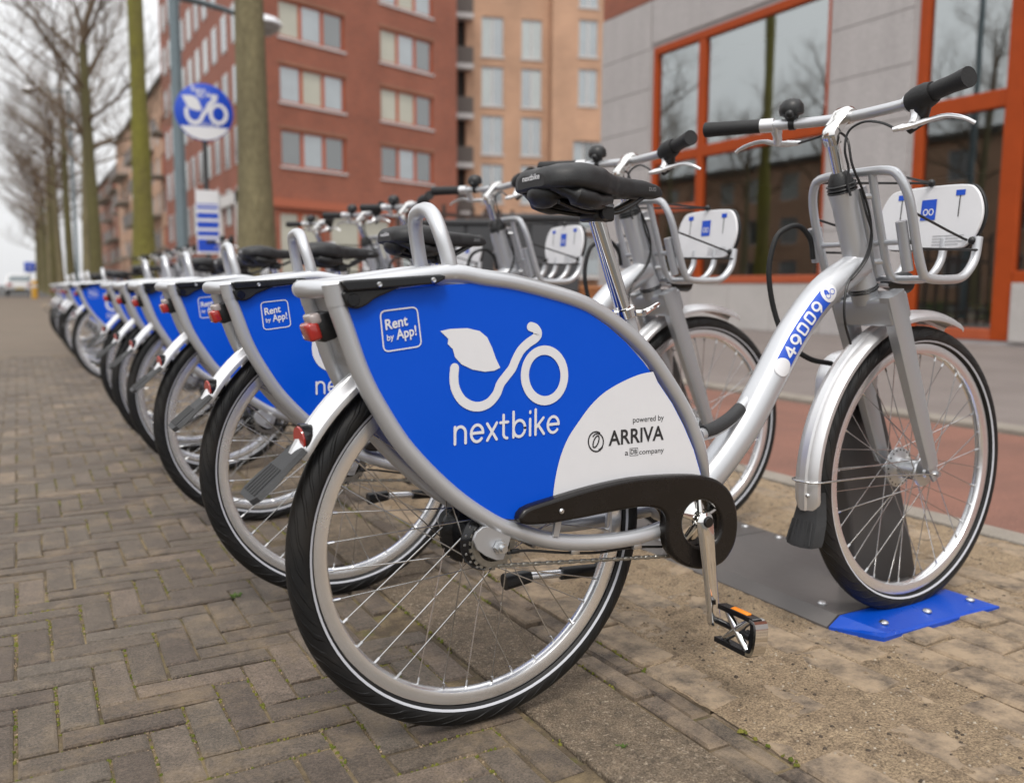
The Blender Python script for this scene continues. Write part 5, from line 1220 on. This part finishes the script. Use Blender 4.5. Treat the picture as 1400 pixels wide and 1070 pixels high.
# ---- long street block behind the trees
sb = empty('street_block', (10.6, 74, 0), math.pi/2+R_(0)); random.seed(11)
def block(root, length, H, m, seed):
    rnd = random.Random(seed); holes = []; x = 1.5
    while x < length-3:
        for k in range(int(H//3)): holes.append((x, x+1.7, .9+3*k, 2.8+3*k))
        x += 3.4
    # facade faces -x world: local x runs +y world, so outer side is local +y: mirror by building at y=0 facing +y
    mb = MB(); wall_open(mb, 0, length, 0, H, holes, -.2, m); mb.build('wall', m, root, False)
    for h in holes: window(root, *h, 2, orangef2 if rnd.random() < .3 else greyf, [farg[0], farg[2], farg[1]], -.12, .08)
    i = 0
    for h in holes:
        if rnd.random() < .45:
            q = MB(); box(q, h[0]-.5, h[1]+.5, 0, 1.2, h[2]-.2, h[2]-.02); bo = q.build('balcony', kerbm, root, False)
            q = MB(); box(q, h[0]-.5, h[1]+.5, 1.14, 1.18, h[2], h[2]+1.0); q.build('balustrade', mat('balustrade', (.13, .11, .10), .6), bo, False)
    shell(root, [(0, 0), (length, 0), (length, -12), (0, -12)], 0, H, m, 'side_wall', skip=(0,)); cap(root, [(-.2, .3), (length, .3), (length, -12), (-.2, -12)], H, roofm)
block(sb, 44, 17.5, tanb, 3); tag(sb, 'long orange brick street block with balconies behind the tree trunks', 'building')
sb2 = empty('street_block', (11.5, 121, 0), math.pi/2); block(sb2, 70, 16, brnb, 4); tag(sb2, 'distant brown brick street block beyond the balcony block', 'building')
# ---- houses on the other side of the street (seen in the shop panes)
ob = empty('terrace_block', (-24, 72, 0), -math.pi/2); random.seed(3)
def block2(root, length, H, m, seed):
    rnd = random.Random(seed); holes = []; x = 1.5
    while x < length-3:
        for k in range(int(H//3)): holes.append((x, x+1.6, .9+3*k, 2.7+3*k))
        x += 3.2
    mb = MB(); wall_open(mb, 0, length, 0, H, holes, -.2, m); mb.build('wall', m, root, False)
    for h in holes: window(root, *h, 1, greyf, [farg[0], farg[2], farg[1]], -.12, .09)
    shell(root, [(0, 0), (length, 0), (length, -12), (0, -12)], 0, H, m, 'side_wall', skip=(0,)); cap(root, [(-.2, .3), (length, .3), (length, -12), (-.2, -12)], H, roofm)
block2(ob, 60, 9.3, tanb, 8); tag(ob, 'low tan brick terrace across the street, mirrored in the shop panes', 'building')
struct(sheet('far_kerb', -14, -5, -30, 62, -.03, asph))

# ------------------------------------------------------------------ trees
barkm = blend_mat('bark', (.215, .185, .105), (.140, .120, .070), 3, .35, .65, .95, .9, 22, (.23, .20, .11), 12, .6, .75, bdist=.05, stretch=.25)
mossbark = blend_mat('mossy_bark', (.185, .175, .035), (.140, .118, .050), 1.6, .35, .7, .95, .9, 22, (.10, .085, .04), 9, .55, .75, bdist=.05, stretch=.25)
olive = blend_mat('olive_bark', (.13, .118, .050), (.10, .085, .05), 1.6, .35, .7, .95, .9, 22, (.09, .075, .04), 9, .55, .75, bdist=.05, stretch=.25)
twigm = blend_mat('twig', (.115, .083, .055), (.15, .105, .068), 1.5, .35, .65, .9, 0, 20)
def tree_meshes(seed, H=13, fork=5.2, r0=.24, twigs=1.0):
    rnd = random.Random(seed); tk = MB(); P = []; n = 18
    for i in range(n+1):
        t = i/n; P.append(Vector((.10*math.sin(t*3+seed)*t, .10*math.cos(t*2.3+seed)*t-.10*t, -.1+(fork+2.5)*t)))
    rr = [r0*(1.22 if i == 0 else 1.10 if i == 1 else 1.0)*(1-.50*(i/n)**.75)*(1+.05*math.sin(i*2.1+seed))*(1-.24*min(1, i/n/.3) if fork > 10 else 1) for i in range(n+1)]
    tube(tk, P, rr, 16)
    cw = MB()
    def branch(p, d, L, r, lvl):
        k = 5 if lvl < 2 else 3; pts = [p]; q = p.copy(); dd = d.copy()
        for i in range(k):
            dd = (dd+Vector((rnd.gauss(0, .16), rnd.gauss(0, .16), rnd.gauss(.05, .12)))).normalized(); q = q+dd*(L/k); pts.append(q.copy())
        tube(cw, pts, [r, r*.35], [8, 5, 4, 3, 3][lvl], None, False)
        if lvl == 4: return
        nb = [5, 8, 8, 6][lvl]; nb = max(2, int(nb*(twigs if lvl >= 2 else 1)))
        for j in range(nb):
            t = .25+.75*(j+rnd.random())/nb; i = min(k-1, int(t*k)); b = pts[i].lerp(pts[i+1], t*k-i)
            az = rnd.random()*6.283; side = Vector((math.cos(az), math.sin(az), rnd.uniform(-.1, .9))).normalized()
            nd = (dd*.55+side*.75).normalized(); branch(b, nd, L*rnd.uniform(.42, .62), max(.0028, r*(1-.55*t)*.46), lvl+1)
    top = P[-1]
    for j in range(8):
        t = .62+.38*j/7; b = P[min(n, int(t*n))]; az = j*2.4+rnd.random(); el = rnd.uniform(.35, .95)
        branch(b, Vector((math.cos(az)*math.cos(el), math.sin(az)*math.cos(el), math.sin(el))), rnd.uniform(2.6, 4.2)*(H/13), r0*.27, 1)
    branch(top, Vector((0, 0, 1)), 3.8, r0*.45, 1)
    return tk, cw
TM = []
for i, (sd_v, fk_) in enumerate(((1, 6.2), (7, 6.6), (15, 5.8), (23, 11.5))):
    tk, cw = tree_meshes(sd_v, 13, fk_, .255 if i == 3 else .24, 1.0); to = tk.build('trunk', barkm); co = cw.build('crown', twigm, None, True, 80); TM.append((to.data, co.data)); bpy.data.objects.remove(to); bpy.data.objects.remove(co)
def put_tree(loc, k, s, rz, lab, grp, bark=None):
    t = empty('bare_tree', loc, rz); t.scale = (s, s, s)
    me = TM[k][0]
    if bark: me = me.copy(); me.materials.clear(); me.materials.append(bark)
    link('trunk', me, t); link('crown', TM[k][1], t); tag(t, lab, 'tree', grp); return t
G1 = 'bare street trees in a row behind the bikes'
put_tree((1.83, 9.4, 0), 3, 1.0, 0, 'thick grey-brown bare tree trunk standing beside the round blue sign', G1)
put_tree((1.84, 20.3, 0), 3, 1.12, 2, 'straight bare tree with bright green mossy trunk beside the lamp post', G1, mossbark)
yy = [28.6, 37.5, 47, 57, 67, 78, 90, 103, 118, 135]; lab2 = ['slim bare street tree, %s one beyond the green mossy trunk' % ORD[i] for i in range(10)]
for i, yv in enumerate(yy): put_tree((1.6+random.uniform(-.2, .2), yv, 0), (i+2) % 3, random.uniform(.92, 1.06), i*1.7, lab2[i], G1, olive if i % 2 == 0 else None)
for i, (xv, yv) in enumerate([(-15, 24), (-15, 33), (-15, 39), (-15, 46), (-15, 60), (-15, 78), (-15, 100)]): put_tree((xv, yv, 0), i % 3, 1.0, i*2.1+1, 'bare street tree on the far side of the street', 'trees across the street')
# ------------------------------------------------------------------ street furniture
polem = mat('lamp_post_paint', (.115, .15, .165), .45, .2, .08, 3, rvar=.05)
def lamp(loc, H, arms, lab, r=.098, rz=0):
    t = empty('lamp_post', loc, rz); q = MB(); tube(q, [(0, 0, -.05), (0, 0, 1.0), (0, 0, 1.02), (0, 0, H)], [r*1.02, r, r*.94, r*.62], 20); q.build('post', polem, t)
    for (dx, dz, L_) in arms:
        q = MB(); tube(q, smooth_path([(0, 0, dz), (dx*L_*.5, 0, dz-.04*0+.02), (dx*L_, 0, dz)], 4), [.055, .038], 12); q.build('arm', polem, t)
        q = MB(); c = Vector((dx*(L_+.28), 0, dz-.02)); lathe(q, [(.0, .13), (.12, .12), (.26, .07), (.33, .0), (.335, -.03), (.30, -.05), (.0, -.06)][::-1], c, 'Z', 28, fender)
        lo_ = q.build('lamp_head', mat('lamp_shell', (.33, .36, .37), .35, .4), t); q = MB(); lathe(q, [(.0, -.20), (.16, -.18), (.27, -.11), (.30, -.055)], c, 'Z', 24); q.build('diffuser', mat('lamp_glass', (.30, .30, .28), .2), lo_)
    tag(t, lab, 'lamp post'); return t
P0 = BD(252, 391, 13.8)
zarm = CAM.z+(391-12)/1211.56*13.8
lamp((P0.x, P0.y, 0), 9.0, [(1, zarm, 1.34)], 'blue-grey lamp post with short side arm behind the round sign', rz=R_(25))
P1 = BD(107, 391, 42); lamp((P1.x, P1.y, 0), 9.7, [(-1, 9.6, 1.3)], 'distant street lamp with arm reaching over the street', .09)
# round station sign with information panel
P2 = BD(287, 391, 10.9); zc = CAM.z+(391-161)/1211.56*10.9; face = (CAM-P2); az = math.atan2(face.y, face.x)+math.pi/2
sg = empty('station_sign', (P2.x, P2.y, 0), R_(-6))
signb = mat('sign_blue', (.003, .055, .47), .35, 0, .03, 3)
q = MB(); tube(q, [(0, .03, -.05), (0, .03, zc-.2)], .03, 12); q.build('pole', mat('sign_pole', (.05, .05, .052), .5, .3), sg)
q = MB(); lathe(q, [(0, -.014), (.328, -.014), (.335, -.010), (.335, .010), (.328, .014), (0, .014)], (0, 0, zc), 'Y', 48); dso = q.build('disc', signb, sg)
q = MB(); q.add([(.326*math.cos(R_(a)), -.0155, zc+.326*math.sin(R_(a))) for a in range(212, 329, 4)], [list(range(30))], whitep); q.build('white_segment', whitep, dso, False)
q = MB(); sc = .0047
def sgm(x, y, e=0): return ((x-690)*sc*.62*1.0, -.0156-e, zc+.02-(y-505)*sc*.62)
lf = [(602, 452.5), (615.5, 449.5), (639, 448.5), (656, 452.5), (666, 461), (672.7, 475), (678, 490), (684, 502.5), (676, 506.5), (662.6, 508), (646, 505), (631, 498), (622, 488), (619, 477), (612, 470), (613, 463)]
plate2d(q, [[(x, -y) for x, y in lf]], 0, 0, whitep, lambda x, y, h: sgm(x, -y))
bd_ = sp2([(621.5, 503), (620.6, 518), (623, 532), (631, 546), (643, 554), (656, 555.5), (669, 550), (679, 538), (684, 525), (692, 514), (700, 503.5), (705, 492), (712, 479), (722, 469), (732, 462), (735.5, 456), (732, 449), (726, 446.5)], 4)
for pts, clo, e in ((bd_, False, .0004), ([(746+31*math.cos(a*math.pi/16), 516+36*math.sin(a*math.pi/16)) for a in range(32)], True, .0008)):
    V, F = ribbon(pts, 15, clo); q.add([sgm(*v, e) for v in V], F, whitep)
S, W = wordmark()
for i, s in enumerate(S):
    V, F = ribbon(s, .16); q.add([(-.165+.33*v[0]/W, -.0156-.0002*(i % 3), zc-.175+.038*v[1]) for v in V], F, whitep)
V, F = text2d('Rent', .02); q.add([(-.14+v[0]*.085, -.0156, zc+.235+v[1]*.085+v[0]*-.008) for v in V], F, whitep)
V, F = text2d('by App', .02); q.add([(-.08+v[0]*.085, -.0158, zc+.175+v[1]*.085) for v in V], F, whitep)
q.build('sign_print', whitep, dso)
zt, zb = CAM.z+(391-264)/1211.56*10.9, CAM.z+(391-347)/1211.56*10.9
q = MB(); ip = sp2([(-.128, zb+.04), (-.11, zb+.0), (.11, zb), (.128, zb+.04), (.128, zt-.03), (.10, zt), (-.10, zt), (-.128, zt-.03)], 3, True); plate2d(q, [ip], .02, .004, whitep, lambda x, y, h: (x, -.015-h, y)); io = q.build('information_panel', whitep, sg)
q = MB(); hh = zt-zb
for a, b in ((.0, .20), (.25, .33), (.38, .48), (.53, .62), (.68, .72), (.745, .765)): q.add([(-.124, -.0265, zb+hh*a+.02), (.124, -.0265, zb+hh*a+.02), (.124, -.0265, zb+hh*b+.02), (-.124, -.0265, zb+hh*b+.02)], [[0, 1, 2, 3]], signb)
q.build('panel_print', signb, io, False)
tag(sg, 'round blue rental sign on a thin pole with a blue and white information panel', 'sign')
# dark cabinets and planter behind the bikes
anth = mat('anthracite_panel', (.042, .044, .048), .5, 0, .08, 2, rvar=.06)
def cabinet(px0, px1, ytop, depth, lab, dep=1.1, nseg=3):
    a = BD(px0, 391, depth); b = BD(px1, 391, depth); H = CAM.z+(391-ytop)/1211.56*depth; L_ = (b-a).length; d = (b-a).normalized()
    t = empty('storage_cabinet', (a.x, a.y, 0), math.atan2(d.y, d.x)); q = MB(); box(q, .012, L_-.012, .012, dep, .0, H-.05); q.build('body', anth, t, False)
    q = MB(); bevel_box(q, (L_/2, dep/2-.01, H-.025), (L_+.06, dep+.06, .05), .01, anth); q.build('lid', anth, t, False)
    st = L_/nseg
    for k in range(nseg):
        for z0, z1 in ((.06, H*.5-.01), (H*.5+.01, H-.07)):
            q = MB(); bevel_box(q, (st*(k+.5), -.004, (z0+z1)/2), (st-.025, .03, z1-z0), .006, anth); q.build('panel', anth, t, False)
    tag(t, lab, 'cabinet'); return t
cabinet(690, 793, 292, 8.2, 'anthracite panelled cabinet standing behind the second bicycle')
cabinet(560, 676, 300, 9.5, 'anthracite panelled cabinet standing below the tan block', 1.0, 3)
t = BD(806, 391, 8.4); pt = empty('woven_planter', (t.x, t.y, 0)); wickm = mat('wicker', (.30, .12, .045), .8, 0, .35, 45, .8, 60)
q = MB(); lathe(q, [(0, 0), (.15, 0), (.19, .3), (.215, .74), (.225, .76), (.215, .78), (.19, .77), (.18, .70), (0, .70)], (0, 0, 0), 'Z', 28); q.build('pot', wickm, pt)
for k in range(9): q = MB(); lathe(q, [(.150+.0075*k, 0), (.160+.0075*k, .012), (.152+.0075*k, .024)], (0, 0, .05+.075*k), 'Z', 28); q.build('band', wickm, pt)
tag(pt, 'round brown woven planter next to the anthracite cabinet', 'planter')
# dark terrace railing
ra_, rb_ = BD(545, 391, 13), BD(700, 391, 14.5); d = (rb_-ra_); L_ = Vector((d.x, d.y, 0)).length; t = empty('terrace_railing', (ra_.x, ra_.y, 0), math.atan2(d.y, d.x)); ironm = mat('dark_iron', (.06, .042, .036), .6)
for z in (.25, 1.35, 1.82): q = MB(); box(q, 0, L_, -.025, .025, z, z+.06); q.build('rail', ironm, t, False)
for k in range(9): q = MB(); box(q, L_*k/8-.025, L_*k/8+.025, -.02, .02, 0, 2.0); q.build('baluster', ironm, t, False)
tag(t, 'dark iron terrace railing in front of the brick blocks', 'railing')
# low shrubs between the bikes and the trees
random.seed(21)
def shrub(loc, r, n, lab, m):
    t = empty('low_shrub', loc); q = MB()
    for _ in range(n):
        v = Vector((random.gauss(0, 1), random.gauss(0, 1), abs(random.gauss(0, 1)))).normalized()*r*random.uniform(.3, 1)
        a = Vector((random.gauss(0, 1), random.gauss(0, 1), random.gauss(0, 1))).normalized(); b = a.cross(v).normalized(); s = random.uniform(.025, .05)
        q.add([v, v+a*s+b*s*.4, v+a*s*2, v+a*s-b*s*.4], [[0, 1, 2, 3]])
    q.build('foliage', m, t, False)
    q = MB()
    for k in range(6): az_ = k*1.05; tube(q, [(0, 0, 0), (r*.5*math.cos(az_), r*.5*math.sin(az_), r*.7)], [.012, .004], 5)
    q.build('stem', barkm, t); tag(t, lab, 'shrub', 'low shrubs along the tree strip')
for i, (x, yv, r) in enumerate([(1.62, 12.4, .55), (1.7, 14.0, .6), (1.6, 16.2, .6), (1.6, 24, .6), (1.5, 33, .7)]): shrub((x, yv, 0), r, 700, ['low leafy green shrub beside the base of the lamp post', 'low leafy green shrub between lamp post and mossy trunk', 'low leafy green shrub in front of the green mossy trunk', 'low leafy green shrub just beyond the green mossy trunk', 'distant low leafy green shrub among the far slim trunks'][i], grassm)
# ---- distant car and road signs
carm = mat('white_car_paint', (.66, .66, .66), .25, 0, .02, 3, coat=.5); cg = mat('car_glass', (.10, .13, .14), .08, 0, .2, 2, spec=1); cx = BD(27, 391, 62)
t = empty('parked_car', (cx.x, cx.y, -.01), R_(0))
side = [(-2.0, .35), (-2.02, .62), (-1.95, .86), (-1.5, .95), (-.95, 1.40), (-.3, 1.50), (.7, 1.46), (1.35, .98), (1.95, .82), (2.02, .55), (1.98, .30)]
q = MB(); V = []
for s_ in (-1, 1):
    for (yv, z) in side: V.append((s_*(.86 if z < 1.0 else .86-.32*(z-.95)), yv, z))
n_ = len(side); q.add(V, [list(range(n_)), [n_+k for k in range(n_)][::-1]]+[[k, (k+1) % n_, n_+(k+1) % n_, n_+k][::-1] for k in range(n_)]); q.build('body', carm, t, True, 25)
q = MB(); q.add([(-.70, -1.47, 1.0), (.70, -1.47, 1.0), (.60, -1.03, 1.37), (-.60, -1.03, 1.37)], [[0, 1, 2, 3]]); q.build('rear_window', cg, t, False)
for s_ in (-1, 1):
    q = MB(); q.add([(s_*.862, -1.2, .98), (s_*.862, 1.1, .98), (s_*.715, .65, 1.40), (s_*.715, -.75, 1.40)], [[0, 1, 2, 3]]); q.build('side_window', cg, t, False)
    q = MB(); box(q, s_*.62-.16, s_*.62+.16, -2.05, -1.96, .68, .86); q.build('tail_light', redl, t, False)
    for yv in (-1.25, 1.25):
        q = MB(); lathe(q, [(.0, -.1), (.2, -.1), (.31, -.09), (.32, 0), (.31, .09), (.2, .1), (0, .1)], (s_*.76, yv, .32), 'X', 24); wo = q.build('wheel', rubber, t); q = MB(); lathe(q, [(0, s_*.105), (.19, s_*.104)], (s_*.76, yv, .32), 'X', 20); q.build('rim', alu, wo)
q = MB(); box(q, -.27, .27, -2.03, -2.0, .45, .56); q.build('number_plate', mat('plate_yellow', (.6, .42, .03), .5), t, False)
q = MB(); box(q, -.84, .84, -2.06, -1.97, .30, .48); q.build('bumper', black, t, False)
tag(t, 'white car far down the street beyond the bike row', 'car')
P3 = BD(42, 391, 56); t = empty('road_sign', (P3.x, P3.y, 0)); zc3 = CAM.z+(391-367)/1211.56*56; q = MB(); tube(q, [(0, .03, -.05), (0, .03, zc3+.3)], .04, 10); q.build('pole', zinc, t); q = MB(); bevel_box(q, (0, 0, zc3), (.62, .03, .62), .01, signb); q.build('plate', signb, t)
q = MB(); V, F = ribbon([(-.12, 0), (.12, 0)], .07); q.add([(v[0], -.017, zc3+v[1]) for v in V], F, whitep); q.build('plate_mark', whitep, t, False); tag(t, 'small square blue road sign by the far street', 'sign')
P4 = BD(47, 391, 50); t = empty('bollard', (P4.x, P4.y, 0)); ym = mat('bollard_yellow', (.55, .30, .03), .5); q = MB(); lathe(q, [(0, 0), (.16, 0), (.16, .9), (.12, 1.0), (0, 1.02)], (0, 0, 0), 'Z', 20); q.build('post', ym, t); q = MB(); lathe(q, [(.162, .62), (.163, .63), (.163, .76), (.162, .77)], (0, 0, 0), 'Z', 20); q.build('band', whitep, t); tag(t, 'stout yellow bollard by the far street', 'bollard')
